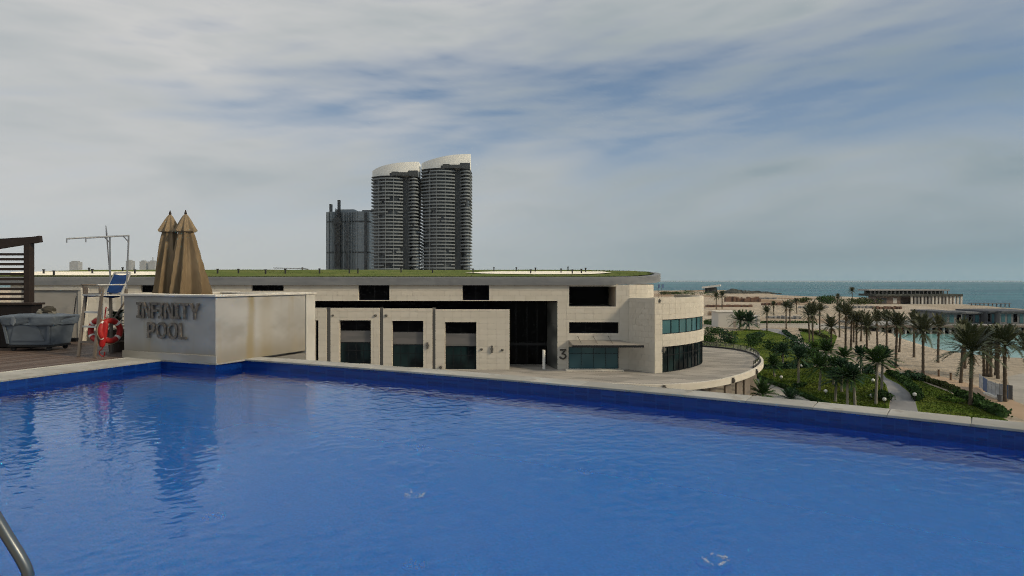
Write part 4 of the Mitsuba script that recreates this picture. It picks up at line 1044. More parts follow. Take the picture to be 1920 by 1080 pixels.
def sheet_px(px, z, ext=0.0):
    return Polygon([tuple(P(u, v, z)) for u, v in px]).buffer(.4 + ext).buffer(-.4)
sheets = []
def ground_sheet(name, px, lift, bsdf, label=None):
    z = GZ + lift
    poly = sheet_px(px, z)
    return struct(name, extr(poly, z - .06, z), bsdf, label=label), poly

lawn_a_px = [(1418, 703), (1440, 716), (1470, 727), (1505, 742), (1535, 755), (1553, 762), (1600, 790), (1660, 795), (1667, 765), (1669, 748), (1662, 722), (1648, 704), (1610, 694), (1560, 690), (1500, 686), (1440, 686), (1415, 690)]
lawn_b_px = [(1310, 616), (1390, 616), (1440, 620), (1470, 628), (1488, 640), (1500, 652), (1545, 672), (1560, 684), (1500, 684), (1400, 684), (1310, 675)]
lawn_c_px = [(1655, 700), (1668, 694), (1690, 703), (1715, 708), (1745, 722), (1775, 733), (1800, 745), (1830, 760), (1862, 775), (1890, 788), (1890, 830), (1760, 830), (1722, 775), (1716, 752), (1704, 735), (1685, 720), (1662, 709)]
lawn_d_px = [(1500, 622), (1545, 618), (1570, 630), (1562, 652), (1540, 656), (1505, 640)]
s1, lawn_a = ground_sheet('lawn', lawn_a_px, .016, 'm_lawn', 'green garden lawn beside the paved path')
s2, lawn_b = ground_sheet('lawn', lawn_b_px, .016, 'm_lawn', 'lawn slope behind the curved terrace')
s3, lawn_c = ground_sheet('lawn', lawn_c_px, .016, 'm_lawn', 'narrow lawn strip between grey path and beach')
s4, lawn_d = ground_sheet('lawn', lawn_d_px, .016, 'm_lawn', 'small lawn under the first beach palms')
ground_sheet('path', [(1280, 700), (1400, 700), (1425, 708), (1470, 729), (1535, 757), (1600, 792), (1600, 840), (1280, 840)], .008, 'm_path_beige', 'beige paved path beside the terrace columns')
ground_sheet('path', [(1440, 612), (1480, 622), (1500, 640), (1520, 652), (1560, 668), (1610, 686), (1650, 700), (1690, 721), (1708, 738), (1718, 755), (1730, 790), (1760, 840), (1650, 840), (1668, 765), (1670, 745), (1660, 722), (1645, 706), (1600, 694), (1540, 678), (1490, 655), (1470, 640), (1455, 626), (1425, 618)], .012, 'm_path_grey', 'grey promenade path curving between the lawns')
ground_sheet('path', [(1660, 692), (1700, 699), (1760, 718), (1830, 748), (1900, 780), (2000, 820), (2000, 790), (1920, 760), (1850, 728), (1790, 712), (1740, 700), (1690, 688)], .004, 'm_sand_path', 'reddish sand path between lawn and beach')
ground_sheet('path', [(1300, 603), (1410, 606), (1560, 607), (1600, 614), (1560, 617), (1480, 614), (1300, 612)], .004, 'm_path_beige', 'pale path before the white garden walls')

ground_sheet('path', [(1888, 706), (1925, 699), (2010, 704), (2010, 765), (1930, 760), (1902, 752)], .006, 'm_path_beige', 'grey-beige compacted ground right of the panel stall')
# grass blades on the near lawns
gm = []
for poly, n in ((lawn_a, 16000), (lawn_c, 12000), (lawn_b, 12000)):
    bx0, by0, bx1, by1 = poly.bounds
    xy = np.column_stack([rng.uniform(bx0, bx1, n * 2), rng.uniform(by0, by1, n * 2)]); xy = xy[shapely.contains_xy(poly.buffer(-.2), xy[:, 0], xy[:, 1])][:n]
    gm.append(tufts(xy, np.full(len(xy), GZ + .01), .16, .09, rng))
gk = put('grass', gm, 'm_lawn'); tag(gk, 'short mown grass on the garden lawns', 'grass', kind='stuff')

# ------------------------------------------------------------------ plants
def leaf_cloud(centers, radii, n, size, rng_, flat=.6):
    """many small leaf faces spread through several clumps"""
    w = np.array(radii) ** 2; w = w / w.sum()
    pick = rng_.choice(len(centers), n, p=w)
    d = rng_.normal(size=(n, 3)); d /= np.linalg.norm(d, axis=1, keepdims=True)
    r = np.array(radii)[pick] * (.45 + .6 * rng_.random(n) ** .6)
    c = np.array(centers)[pick] + d * r[:, None] * [1, 1, flat]
    a = rng_.normal(size=(n, 3)); a /= np.linalg.norm(a, axis=1, keepdims=True)
    b = np.cross(a, rng_.normal(size=(n, 3))); b /= np.linalg.norm(b, axis=1, keepdims=True)
    s = size * (.6 + .8 * rng_.random(n))[:, None]
    V = np.stack([c - a * s * .5, c + b * s * .45, c + a * s * .5, c - b * s * .45], 1).reshape(-1, 3)
    k = np.arange(n)[:, None] * 4
    return trimesh.Trimesh(V, np.vstack([k + [0, 1, 2], k + [0, 2, 3]]), process=False)


def frond_mesh(rng_, n_fronds, length, el_lo, el_hi, droop, pairs=16, leaf=.5, width=.05):
    V, f = [], []
    cnt = 0
    for i in range(n_fronds):
        az = i * 2.39996 + rng_.normal(0, .15)
        t_ = (i + .5) / n_fronds
        el = math.radians(el_lo + (el_hi - el_lo) * t_ ** .8 + rng_.normal(0, 5))
        L = length * (.82 + .3 * rng_.random()) * (1 - .25 * max(0, t_ - .8) * 5 * .6)
        dr_ = droop * (.7 + .6 * rng_.random()) * (1.0 - .5 * t_)
        n = 9
        t = np.linspace(0, 1, n)
        h = np.array([math.cos(az), math.sin(az), 0]); up = np.array([0, 0, 1.0]); sd = np.array([-math.sin(az), math.cos(az), 0])
        c = np.outer(L * t * math.cos(el) * (1 - .08 * t), h) + np.outer(L * (t * math.sin(el) - dr_ * t ** 2.2), up) + np.outer(rng_.normal(0, .10) * L * t ** 2, sd)
        wr = .045 * (1 - .8 * t)
        base = len(V)
        for j in range(n): V += [c[j] - sd * wr[j], c[j] + sd * wr[j]]
        for j in range(n - 1):
            a = base + 2 * j; f += [[a, a + 1, a + 3], [a, a + 3, a + 2]]
        for j in range(pairs):
            tt = .12 + .86 * (j + .5) / pairs
            x = tt * (n - 1); k = min(int(x), n - 2); p = c[k] * (1 - (x - k)) + c[k + 1] * (x - k)
            tg = c[k + 1] - c[k]; tg /= np.linalg.norm(tg)
            ll = leaf * (1 - .45 * abs(tt - .4) * 2) * (.8 + .4 * rng_.random())
            for s_ in (-1, 1):
                tip = p + (sd * s_ * .72 + tg * .62 + up * (.18 - .28 * rng_.random())) * ll
                q0, q1 = p - tg * width, p + tg * width
                b = len(V); V += [q0, q1, tip]; f += [[b, b + 1, b + 2]]
    return trimesh.Trimesh(np.array(V), np.array(f), process=False)


pr_ = np.random.default_rng(21)
crowns = [mikit.ply(frond_mesh(pr_, 64, 4.2, -8, 82, .40, 22, .62, .085), f'm_frond_{i % 3}') for i in range(3)]
upswept = [mikit.ply(frond_mesh(pr_, 58, 4.0, 12, 84, .30, 22, .58, .085), f'm_frond_{(i + 1) % 3}') for i in range(3)]
fan = [mikit.ply(frond_mesh(pr_, 52, 2.6, -15, 82, .30, 16, .60, .085), f'm_leaf_{i}') for i in (0, 3)]
skirt = mikit.ply(frond_mesh(pr_, 14, 1.5, -70, -35, .2, 10, .3, .05), 'm_frond_dry')
def trunk_mesh(r0, r1, seed):
    r_ = np.random.default_rng(seed); n = 15
    t = np.linspace(0, 1, n); p = np.stack([.012 * np.sin(t * 3 + seed), .012 * np.sin(t * 2.2 + 2 * seed) , t], 1)
    return tube(p, (r0 * (1 - t) + r1 * t) * (1 + .10 * np.where(np.arange(n) % 2, 1, -1)) + .25 * r0 * np.exp(-t * 22), 9)
trunks = [mikit.ply(trunk_mesh(.24, .20, i), 'm_trunk', True) for i in range(3)]
trunks_pale = [mikit.ply(trunk_mesh(.20, .15, i + 5), 'm_trunk_pale', True) for i in range(2)]


def palm(name, label, group, base, top, crown, trunk_d, size=1.0, thick=1.0, dry=True, rot=None):
    """base and top of the trunk are points of the world; the trunk leans between them"""
    k = thing(name, label, 'palm tree', group)
    d = np.asarray(top, float) - np.asarray(base, float)
    M = np.eye(4); M[:3, 0] = [thick, 0, 0]; M[:3, 1] = [0, thick, 0]; M[:3, 2] = d; M[:3, 3] = base
    scene[k + '__trunk'] = {**trunk_d, 'to_world': T(M)}
    a = random.random() * 360 if rot is None else rot
    M2 = T().translate([float(x) for x in top]) @ T().rotate([0, 0, 1], a) @ T().rotate([1, 0, 0], random.uniform(-9, 9)) @ T().scale([size, size, size * random.uniform(.85, 1.2)])
    scene[k + '__crown'] = {**crown, 'to_world': M2}
    if dry: scene[k + '__dry_fronds'] = {**skirt, 'to_world': T().translate([float(x) for x in np.asarray(top) - [0, 0, .1]]) @ T().rotate([0, 0, 1], a) @ T().scale(size)}
    return k


# columns and rows measured in the photograph: trunk foot (u, v), crown heart (u, v), crown scale, crown type
beach = [
    (1438, 620, 1438, 586, .75, 0, 'slim date palm before the low white garden wall'),
    (1451, 591, 1450, 573, .8, 0, 'small date palm on bare sand right of the white kiosk'),
    (1474, 617, 1474, 577, .95, 1, 'date palm at the path bend, left of a close pair'),
    (1481, 614, 1481, 578, .85, 0, 'date palm at the path bend, right of a close pair'),
    (1494, 588, 1493, 566, .8, 0, 'far date palm above the dark garden hedge'),
    (1518, 642, 1516, 592, .9, 1, 'date palm at the left end of the beach row, behind its neighbour'),
    (1524, 646, 1523, 592, 1.05, 0, 'full date palm at the left end of the beach row'),
    (1537, 628, 1537, 584, .9, 1, 'date palm rising behind the left end of the beach row'),
    (1558, 662, 1559, 614, 1.0, 0, 'date palm with wide crown where grass meets sand'),
    (1574, 632, 1574, 586, .95, 1, 'straight date palm on sand, first right of the grass edge'),
    (1585, 661, 1586, 592, 1.0, 1, 'tall date palm on sand, second right of the grass edge'),
    (1595, 657, 1597, 600, .9, 0, 'date palm on sand in the cluster left of the lagoon, leaning a little right'),
    (1600.5, 642, 1601, 601, .8, 1, 'short date palm at the back of the cluster left of the lagoon'),
    (1605.5, 661, 1606, 606, .85, 1, 'date palm in the middle of the cluster left of the lagoon'),
    (1614, 640, 1616, 598, .9, 0, 'date palm at the back right of the cluster left of the lagoon'),
    (1625.5, 663, 1625, 615, 1.0, 0, 'low wide date palm at the front of the cluster left of the lagoon'),
    (1645, 651, 1644, 605, .95, 1, 'date palm standing alone just left of the lagoon end'),
    (1662, 654, 1663, 604, .95, 1, 'date palm at the lagoon end, left of the tall leaning one'),
    (1679, 690, 1682, 612, 1.1, 0, 'tall date palm leaning slightly right at the lagoon end'),
    (1686, 660, 1689, 612, .9, 1, 'date palm at the lagoon end behind the tall leaning one'),
    (1713.5, 670, 1714, 608, .95, 1, 'slender date palm at the lagoon shore, left of the big front palm'),
    (1730.5, 703, 1731, 624, 1.1, 0, 'date palm by the sand path with an open upswept crown before the lagoon'),
    (1758.5, 680, 1760, 615, .95, 1, 'straight date palm on sand in front of the turquoise lagoon'),
    (1801, 718, 1806, 646, .95, 1, 'leaning date palm left of the tallest palm'),
    (1809, 691, 1809, 628, .95, 0, 'date palm on the shore behind the tallest palm'),
    (1819.5, 760, 1822, 660, 1.25, 0, 'tallest nearest date palm with wide crown beside the lawn strip'),
    (1845, 705, 1844, 650, .9, 1, 'date palm behind the panel stall, first from the left'),
    (1851, 706, 1852, 644, .9, 0, 'date palm behind the panel stall, second from the left'),
    (1857.5, 707, 1858, 640, .9, 1, 'date palm behind the panel stall, third from the left'),
    (1867, 704, 1868, 638, .9, 0, 'date palm behind the panel stall, fourth from the left'),
    (1871, 710, 1872, 645, .95, 1, 'date palm behind the panel stall, fifth from the left'),
    (1884, 753, 1884, 650, 1.1, 0, 'near date palm standing in front of the panel stall'),
    (1936, 735, 1928, 662, 1.1, 1, 'date palm at the right picture edge, only its fronds in view'),
]
for i, (ub, vb, ut, vt, sz, kind, lab) in enumerate(beach):
    b = P(ub, vb, GZ); top = W(ut, vt, b[1])
    palm('date_palm', lab, 'date palms along the beach', [*b, GZ - .1], top, (upswept if kind else crowns)[i % 3], trunks[i % 3], sz, 1.05, True)
far_p = [(1343, 580, 1343, 557, 1.1, 'small far palm on the brown land, left of two'), (1354, 579, 1354, 555, 1.1, 'small far palm on the brown land, right of two'), (1598, 566, 1598, 546, 1.2, 'far palm sticking up above the shrubs before the villa ruin'), (1570, 574, 1571, 560, 1.0, 'far palm left of the shrubs by the sea')]
for i, (ub, vb, ut, vt, sz, lab) in enumerate(far_p):
    b = P(ub, vb, GZ); palm('date_palm', lab, None, [*b, GZ - .1], W(ut, vt, b[1]), crowns[i % 3], trunks[i % 3], sz, 1.3, False)
garden = [
    (1452, 706, 1450, 684, .9, 'garden fan palm nearest the terrace corner'), (1497, 719, 1497, 672, 1.0, 'garden fan palm with pale trunk on the lawn, second from the terrace'),
    (1536, 732, 1539, 690, 1.0, 'garden fan palm with pale trunk in the lawn centre'), (1566, 753, 1568, 714, .95, 'short garden fan palm at the front lawn hedge, left of three'),
    (1589, 762, 1588, 710, 1.0, 'garden fan palm at the front lawn hedge, middle of three'), (1603, 763, 1601, 706, 1.0, 'garden fan palm at the front lawn hedge, right of three'),
    (1642, 758, 1645, 680, 1.25, 'big garden fan palm beside the grey path, front one of two'), (1652, 747, 1655, 674, 1.2, 'big garden fan palm beside the grey path, rear one of two'),
    (1583, 706, 1583, 670, 1.0, 'garden fan palm at the back of the lawn before the sand'), (1614, 702, 1614, 668, 1.0, 'garden fan palm at the back right of the lawn before the sand'),
    (1548, 692, 1548, 660, 1.1, 'garden fan palm at the back left of the lawn before the sand'), (1468, 690, 1468, 662, 1.1, 'dark garden fan palm on the slope right of the terrace'),
    (1563, 722, 1563, 688, 1.0, 'garden fan palm in the dense group, in the lawn middle'), (1578, 735, 1578, 692, 1.0, 'garden fan palm in the dense group, front right'),
    (1386, 618, 1388, 602, 2.1, 'dark bushy palm before the white kiosk, left of two'), (1405, 619, 1404, 605, 1.9, 'dark bushy palm before the white kiosk, right of two'),
]
for i, (ub, vb, ut, vt, sz, lab) in enumerate(garden):
    b = P(ub, vb, GZ); palm('fan_palm', lab, 'fan palms in the garden', [*b, GZ - .1], W(ut, vt, b[1]), fan[i % 2], trunks_pale[i % 2], sz, 1.0, False)
for i, (u, v, sz, lab) in enumerate([(1430, 740, .95, 'low dark palm just over the coping at the terrace columns, left of two'), (1482, 749, .85, 'low dark palm just over the coping at the terrace columns, right of two')]):
    Yd = 88.0; t_ = W(u, v, Yd); palm('fan_palm', lab, 'fan palms in the garden', [t_[0], t_[1], GZ - .1], t_, fan[i % 2], trunks_pale[i % 2], sz, 1.0, False)

def shrub(name, label, group, u, v, w, h, mi_, kind='shrub', z=GZ, n=520, trunk=False, leaf=.36):
    b = P(u, v, z)
    k = thing(name, label, kind, group)
    r_ = np.random.default_rng(int(u * 13 + v))
    lift = h * (.55 if trunk else .42)
    cs = [[b[0] + r_.normal() * w * .24, b[1] + r_.normal() * w * .24, z + lift + r_.normal() * h * .13] for _ in range(7)]
    put('crown', leaf_cloud(cs, [w * (.22 + .14 * r_.random()) for _ in cs], n, leaf, r_, min(1.0, h / w)), f'm_leaf_{mi_}', k)
    if trunk:
        put('trunk', tube([[b[0], b[1], z - .05], [b[0] + .05, b[1], z + h * .3], [b[0] - .05, b[1] + .05, z + h * .6]], [.10, .08, .04], 7), 'm_trunk', k)
        for j in range(3): put('limb', tube([[b[0], b[1], z + h * .28], cs[j]], [.05, .02], 6), 'm_trunk', k)
    else: put('stem', tube([[b[0], b[1], z - .05], [b[0], b[1], z + h * .4]], [.05, .03], 6), 'm_trunk', k)
trees = [(1330, 655, 4.2, 4.0, 'round dark garden tree beside the curved glass end'), (1368, 648, 5.2, 4.5, 'dark spreading garden tree on the slope, second from the building'),
         (1407, 656, 4.6, 4.6, 'garden tree in the middle of the upper lawn'), (1352, 676, 4.0, 2.6, 'low light-green bush above the terrace rail'), (1385, 668, 4.6, 3.0, 'light-green bush behind the terrace rail, centre'),
         (1456, 676, 4.6, 4.6, 'dark garden tree right of the terrace rail'), (1496, 664, 4.4, 4.0, 'garden tree by the grey path bend'),
         (1512, 680, 4.0, 3.6, 'dark garden tree beside the paving right of the terrace'), (1535, 664, 4.0, 3.4, 'garden bush under the first beach palms'),
         (1337, 628, 5.0, 3.0, 'dark bush beside the building top corner'), (1420, 636, 4.0, 2.8, 'small bush below the white garden wall')]
for i, (u, v, w_, h_, lab) in enumerate(trees): shrub('garden_tree', lab, 'round trees and bushes on the upper lawn', u, v, w_, h_, (0, 3, 0, 1, 1, 0, 3, 0, 1, 0, 3)[i], 'tree', n=900, trunk=h_ > 3.3)
bushes = [(1499, 726, 1.8, .9, 'dark flower clump round the second fan palm'), (1651, 752, 3.0, 1.8, 'dark clump under the big path-side palms'),
          (1570, 700, 3.6, 1.8, 'bush behind the dense palm group'), (1630, 700, 3.2, 1.6, 'bush at the sand edge behind the big palms'), (1714, 713, 2.8, 1.9, 'rounded bush on the narrow lawn strip'), (1775, 752, 2.2, .8, 'low bush in the middle of the narrow lawn strip'), (1462, 690, 3.2, 1.5, 'hedge-like bush at the path by the terrace corner')]
for i, (u, v, w_, h_, lab) in enumerate(bushes): shrub('bush', lab, 'low bushes on the lawns', u, v, w_, h_, (0, 0, 1, 3, 3, 1, 3)[i], 'bush', n=420)
shore_bush = [(1545, 569, 16, 7, 'dark tree clump by the sea, left of the villa ruin, first'), (1508, 568, 12, 5, 'low dark shrub clump by the sea behind the palms'), (1610, 571, 15, 6, 'shrub clump at the left end of the villa ruin'), (1628, 570, 14, 8, 'tall shrub clump against the villa ruin'), (1560, 570, 11, 8, 'dark tree clump by the sea, second from the left'),
              (1300, 556, 30, 8, 'far dark tree clump left of the white beach canopy'), (1270, 553, 22, 5, 'far low tree clump above the curved building end'), (1248, 552, 16, 4, 'far small tree clump nearest the roof corner')]
for i, (u, v, w_, h_, lab) in enumerate(shore_bush): shrub('shore_tree', lab, 'tree clumps along the shore', u, v, w_, h_, (0, 2, 2, 2, 0, 0, 2, 2)[i], 'tree', n=700, leaf=.9)

def hedge(px, w, h, label, mi_=0, dens=120, z=GZ):
    pts = spline(np.array([P(u, v, z) for u, v in px]), 40)
    ls = LineString([tuple(p) for p in pts]); n = int(ls.length * dens)
    k = thing('hedge', label, 'hedge')
    r_ = np.random.default_rng(int(px[0][0]))
    d = r_.random(n) * ls.length
    c = np.array([ls.interpolate(x).coords[0] for x in d]); c = c + r_.uniform(-w / 2, w / 2, (n, 2))
    zz_ = z + h * (.05 + .95 * r_.random(n) ** .6) * (.85 + .3 * meshkit.noise(np.stack([d * .8, 0 * d, 0 * d], -1), 3))
    a = r_.normal(size=(n, 3)); a /= np.linalg.norm(a, axis=1, keepdims=True); b = np.cross(a, r_.normal(size=(n, 3))); b /= np.linalg.norm(b, axis=1, keepdims=True)
    s = .15 + .1 * r_.random((n, 1)); p3 = np.column_stack([c, zz_])
    V = np.stack([p3 - a * s, p3 + b * s, p3 + a * s, p3 - b * s], 1).reshape(-1, 3); kk_ = np.arange(n)[:, None] * 4
    put('foliage', trimesh.Trimesh(V, np.vstack([kk_ + [0, 1, 2], kk_ + [0, 2, 3]]), process=False), f'm_leaf_{mi_}', k)
    put('twigs', extr(ls.buffer(w * .3), z - .02, z + h * .6), f'm_leaf_{mi_}', k)
hedge([(1418, 706), (1440, 717), (1470, 728), (1505, 743), (1545, 760), (1580, 772)], .6, .5, 'clipped dark hedge between the beige path and the lawn', 0)
hedge([(1668, 702), (1690, 714), (1706, 727), (1717, 741), (1720, 752)], 1.1, .9, 'dark hedge curving along the grey path', 0)
hedge([(1700, 703), (1735, 715), (1770, 727), (1795, 737)], .8, .8, 'hedge between lawn strip and sand path, upper part', 2)
hedge([(1795, 741), (1820, 752), (1848, 767), (1880, 782)], 1.6, 1.0, 'dark thick hedge between lawn strip and sand path, lower part', 0)
hedge([(1428, 608), (1460, 609), (1500, 609), (1530, 609)], 1.6, 1.5, 'dark long hedge above the low white garden wall', 0, 60)
hedge([(1322, 608), (1335, 609), (1346, 610)], 1.6, 2.2, 'dark hedge left of the white kiosk', 0, 60)
hedge([(1470, 622), (1482, 632), (1492, 637)], 1.2, .8, 'dark hedge at the path bend', 3, 80)
hedge([(1500, 620), (1530, 627), (1552, 640)], 1.0, .8, 'hedge along the small lawn under the beach palms', 2, 80)
hedge([(1420, 690), (1455, 692), (1500, 690), (1520, 688)], 1.4, .8, 'hedge at the rear edge of the front lawn', 3, 80)

for (u, v, lab) in [(1465, 713, 'white globe lamp on the lawn beside the terrace hedge'), (1548, 740, 'white globe lamp at the dark flower clump'), (1634, 749, 'white globe lamp left of the path-side palms'), (1637, 719, 'white globe lamp behind the path-side palms'),
                    (1609, 694, 'white globe lamp at the back of the lawn'), (1502, 691, 'white globe lamp by the paving behind the lawn'), (1658, 756, 'white globe lamp at the foot of the path-side palms'), (1715, 752, 'white globe lamp on a dark post beside the grey path')]:
    b = P(u, v, GZ); k = thing('globe_lamp', lab, 'garden lamp', 'white globe lamps in the garden')
    hgt = .75 if u == 1715 else .35
    m = trimesh.creation.icosphere(3, .26); m.apply_translation([*b, GZ + hgt + .2]); put('globe', m, 'm_globe', k, True)
    put('post', tube([[*b, GZ - .05], [*b, GZ + hgt]], .09, 8), 'm_dark_metal', k)

# ------------------------------------------------------------------ small things on the beach
for (u, v, h, lab) in [(1760, 706, 1.15, 'short wooden beach post with rope, left of two'), (1782.5, 713, 1.2, 'short wooden beach post with rope, right of two')]:
    b = P(u, v, GZ); k = thing('beach_post', lab, 'post'); m = trimesh.creation.cylinder(.16, h, sections=12); m.apply_translation([*b, GZ + h / 2]); put('shaft', m, 'm_wood_post', k, 30)
    m = trimesh.creation.cylinder(.2, .08, sections=12); m.apply_translation([*b, GZ + h + .04]); put('cap', m, 'm_trunk', k, 30)
    c = b + np.array([-3.4, 1.2]) if u < 1770 else b + np.array([4.2, -.5])
    rp_ = [[*(b + (c - b) * t), GZ + h * .8 - 1.3 * t + .35 * t * t - .25 * math.sin(math.pi * t)] for t in np.linspace(0, 1, 10)]; put('rope', tube(rp_, .035, 5), 'm_rope', k)
st = thing('panel_stall', 'square beach enclosure of blue and white printed panels among the palms', 'stall')
q0, q1, q2, q3 = P(1836, 727, GZ), P(1851, 739, GZ), P(1874, 748, GZ), P(1899, 752, GZ)
def panel_run(a, b, n, h, mats_):
    f = Face(a, b)
    for j in range(n):
        put('panel', f.box(j * f.L / n + .03, (j + 1) * f.L / n - .03, GZ + .15, GZ + h, -.06, 0), mats_[j % len(mats_)], st)
        put('post', f.box(j * f.L / n - .029, j * f.L / n + .029, GZ, GZ + h + .08, -.08, .02), 'm_grey_light', st)
panel_run(q0, q1, 2, 2.15, ['m_banner_white', 'm_blue_panel'])
panel_run(q1, q2, 3, 2.1, ['m_banner_white', 'm_banner_white'])
panel_run(q2, q3, 3, 2.2, ['m_banner_white', 'm_blue_panel', 'm_grey_wall'])
put('foot_board', frame_box([*q1, 0], [*((q2 - q1) / np.linalg.norm(q2 - q1)), 0], [0, 0, 1], [*Face(q1, q2).n[:2], 0], (0, np.linalg.norm(q2 - q1)), (GZ, GZ + .3), (.02, .5)), 'm_band', st)
bn = thing('beach_bin', 'dark beach bin at the right end of the panel stall', 'bin')
b = P(1875, 753, GZ); m = trimesh.creation.revolve(np.array([[0, 0], [.28, 0], [.34, .9], [.36, .92], [.30, 1.0], [0, 1.05]]), sections=16); m.apply_translation([*b, GZ]); put('body', m, 'm_grey_wall', bn, 30)
m = trimesh.creation.cylinder(.37, .06, sections=16); m.apply_translation([*b, GZ + .93]); put('rim', m, 'm_dark_metal', bn, 30)

# white kiosk and walls behind the garden
def ubox(u0, u1, v_base, v_top, depth, z0=None, yoff=0.0):
    """box whose front stands on the ground at image row v_base"""
    Y = F * (EZ - GZ) / (v_base - HY) + yoff
    return box((u0 - CX) / F * Y, (u1 - CX) / F * Y, Y, Y + depth, GZ - .3 if z0 is None else z0, EZ - (v_top - HY) / F * Y), Y
kk = thing('garden_kiosk', 'plain white flat-roofed kiosk behind the dark bushy palms', 'kiosk')
m, Y = ubox(1347, 1386, 614, 585.5, 8); put('wall', m, 'm_white_wall', kk)
put('roof', box((1345 - CX) / F * Y, (1388 - CX) / F * Y, Y - .3, Y + 8.3, EZ - (585.4 - HY) / F * Y, EZ - (584 - HY) / F * Y), 'm_cap', kk)
put('door', box((1375 - CX) / F * Y, (1380 - CX) / F * Y, Y - .06, Y - .002, GZ, GZ + 2.3), 'm_column', kk)
kk = thing('garden_wall', 'low white wall piece right of the bushy palms', 'wall')
m, Y = ubox(1388, 1425, 613, 592, 5); put('wall', m, 'm_white_wall', kk); put('pier', box((1420 - CX) / F * Y, (1424 - CX) / F * Y, Y - .4, Y - .002, GZ, EZ - (590 - HY) / F * Y), 'm_cap', kk)
kk = thing('garden_wall', 'long low white wall under the dark hedge', 'wall')
m, Y = ubox(1425, 1530, 614.5, 607.5, .5); put('wall', m, 'm_white_wall', kk); put('cap', box((1425 - CX) / F * Y, (1530 - CX) / F * Y, Y - .1, Y + .6, EZ - (607.4 - HY) / F * Y, EZ - (606.6 - HY) / F * Y), 'm_cap', kk)
# scattered low walls and foundations on the bare land
ruins = [(1360, 1425, 565.5, 556, 'm_brown_wall', 'reddish brown unfinished long wall on the bare land'), (1424, 1456, 560, 557.5, 'm_grey_light', 'grey low wall at the end of the reddish one'), (1325, 1410, 575, 571, 'm_brown_wall', 'low brown earth bank before the reddish wall'),
         (1430, 1480, 572, 567, 'm_brown_wall', 'brown low wall on the bare land behind the palms'), (1440, 1500, 597, 592, 'm_grey_light', 'pale broken wall on the sand left of the beach palms'), (1330, 1350, 592, 583, 'm_sand_path', 'pale sandy wall left of the kiosk'),
         (1600, 1640, 578, 573, 'm_grey_light', 'pale low wall in front of the shore shrubs'), (1640, 1690, 579.5, 574, 'm_brown_wall', 'brown low wall below the villa ruin'), (1500, 1550, 577, 573.5, 'm_grey_light', 'thin pale terrace wall behind the beach palms')]
for i, (u0, u1, vb, vt, mt, lab) in enumerate(ruins):
    k = thing('low_wall', lab, 'wall'); m, Y = ubox(u0, u1, vb, vb - (vb - vt) * .65, 3.0); put('wall', m, mt, k)
    xx0, xx1 = (u0 - CX) / F * Y, (u1 - CX) / F * Y; zt2 = EZ - (vb - (vb - vt) * .65 - HY) / F * Y
    for j in range(16):
        a = xx0 + (xx1 - xx0) * (j + .5 * rng.random()) / 16; hgt = (zt2 - GZ) * (.9 + .7 * rng.random())
        put('block', box(a, a + (xx1 - xx0) * (.03 + .05 * rng.random()), Y - 2 * rng.random() - .3, Y + 1 + rng.random(), GZ - .2, GZ + hgt), mt, k)
# white canopy by the sea, rock groyne
bcv = thing('beach_canopy', 'white sloping canopy on posts among trees at the far shore', 'canopy')
Y = 900.0
put('roof', trimesh.convex.convex_hull(np.array([W(1316, 541, Y), W(1350, 537, Y), W(1316, 537.5, Y), W(1350, 533.6, Y), W(1318, 540.6, Y + 30), W(1352, 536.6, Y + 30), W(1318, 537.2, Y + 30), W(1352, 533.2, Y + 30)])), 'm_white_paint', bcv)
for u in (1320, 1328, 1336, 1344): a = W(u, 540, Y + 2); put('post', box(a[0] - .4, a[0] + .4, Y + 2, Y + 3, GZ, a[2] - .5), 'm_dark_metal', bcv)
put('back_wall', box(*(lambda a, b: (a[0], b[0]))(W(1328, 540, Y), W(1350, 540, Y)), Y + 15, Y + 16, GZ, W(0, 538.5, Y)[2]), 'm_tower_recess', bcv)
gy_ = thing('rock_groyne', 'long grey-green rock groyne running into the sea', 'groyne')
mY = 880.0
a, b = W(1358, 548, mY), W(1460, 551, mY)
gxs = np.linspace(a[0], b[0], 60); cols_ = []
V = []
for i, x in enumerate(gxs):
    t = i / 59; hh = (5.2 + 1.6 * math.sin(7 * t + 1) * (1 - t)) * (1 - t ** 2.2) * min(1, t * 5 + .2) + .4
    for j, (dy, k_) in enumerate([(-9, 0), (-5, .55), (0, 1), (12, 1), (20, 0)]):
        V.append([x, mY + dy, -17 + (hh + 1.0) * k_ + (rng.random() - .5) * 1.9 * (k_ > 0)])
f = []
for i in range(59):
    for j in range(4): a_ = i * 5 + j; f += [[a_, a_ + 5, a_ + 6], [a_, a_ + 6, a_ + 1]]
put('mound', trimesh.Trimesh(np.array(V), np.array(f), process=False), 'm_rock', gy_)
for j in range(40):
    t = rng.random(); x = a[0] + (b[0] - a[0]) * t; m = trimesh.creation.icosphere(1, 1.0 + rng.random()); m.apply_scale([1, 1, .7]); m.apply_translation([x, mY - 7 - 2 * rng.random(), -15.8 + 2.5 * rng.random() * (1 - t)]); put('boulder', m, 'm_rock', gy_)
for (u, v, lab) in [(1234, 546, 'tiny blue flag beside the roof corner, left of two'), (1241, 546, 'tiny blue flag beside the roof corner, right of two')]:
    Y = 420.0; a = W(u, 533, Y); k = thing('beach_flag', lab, 'flag'); put('pole', box(a[0] - .1, a[0] + .1, Y, Y + .2, GZ, a[2]), 'm_dark_metal', k); put('cloth', box(a[0] + .11, a[0] + 1.3, Y + .05, Y + .12, a[2] - 2.4, a[2] - .1), 'm_blue_panel', k)

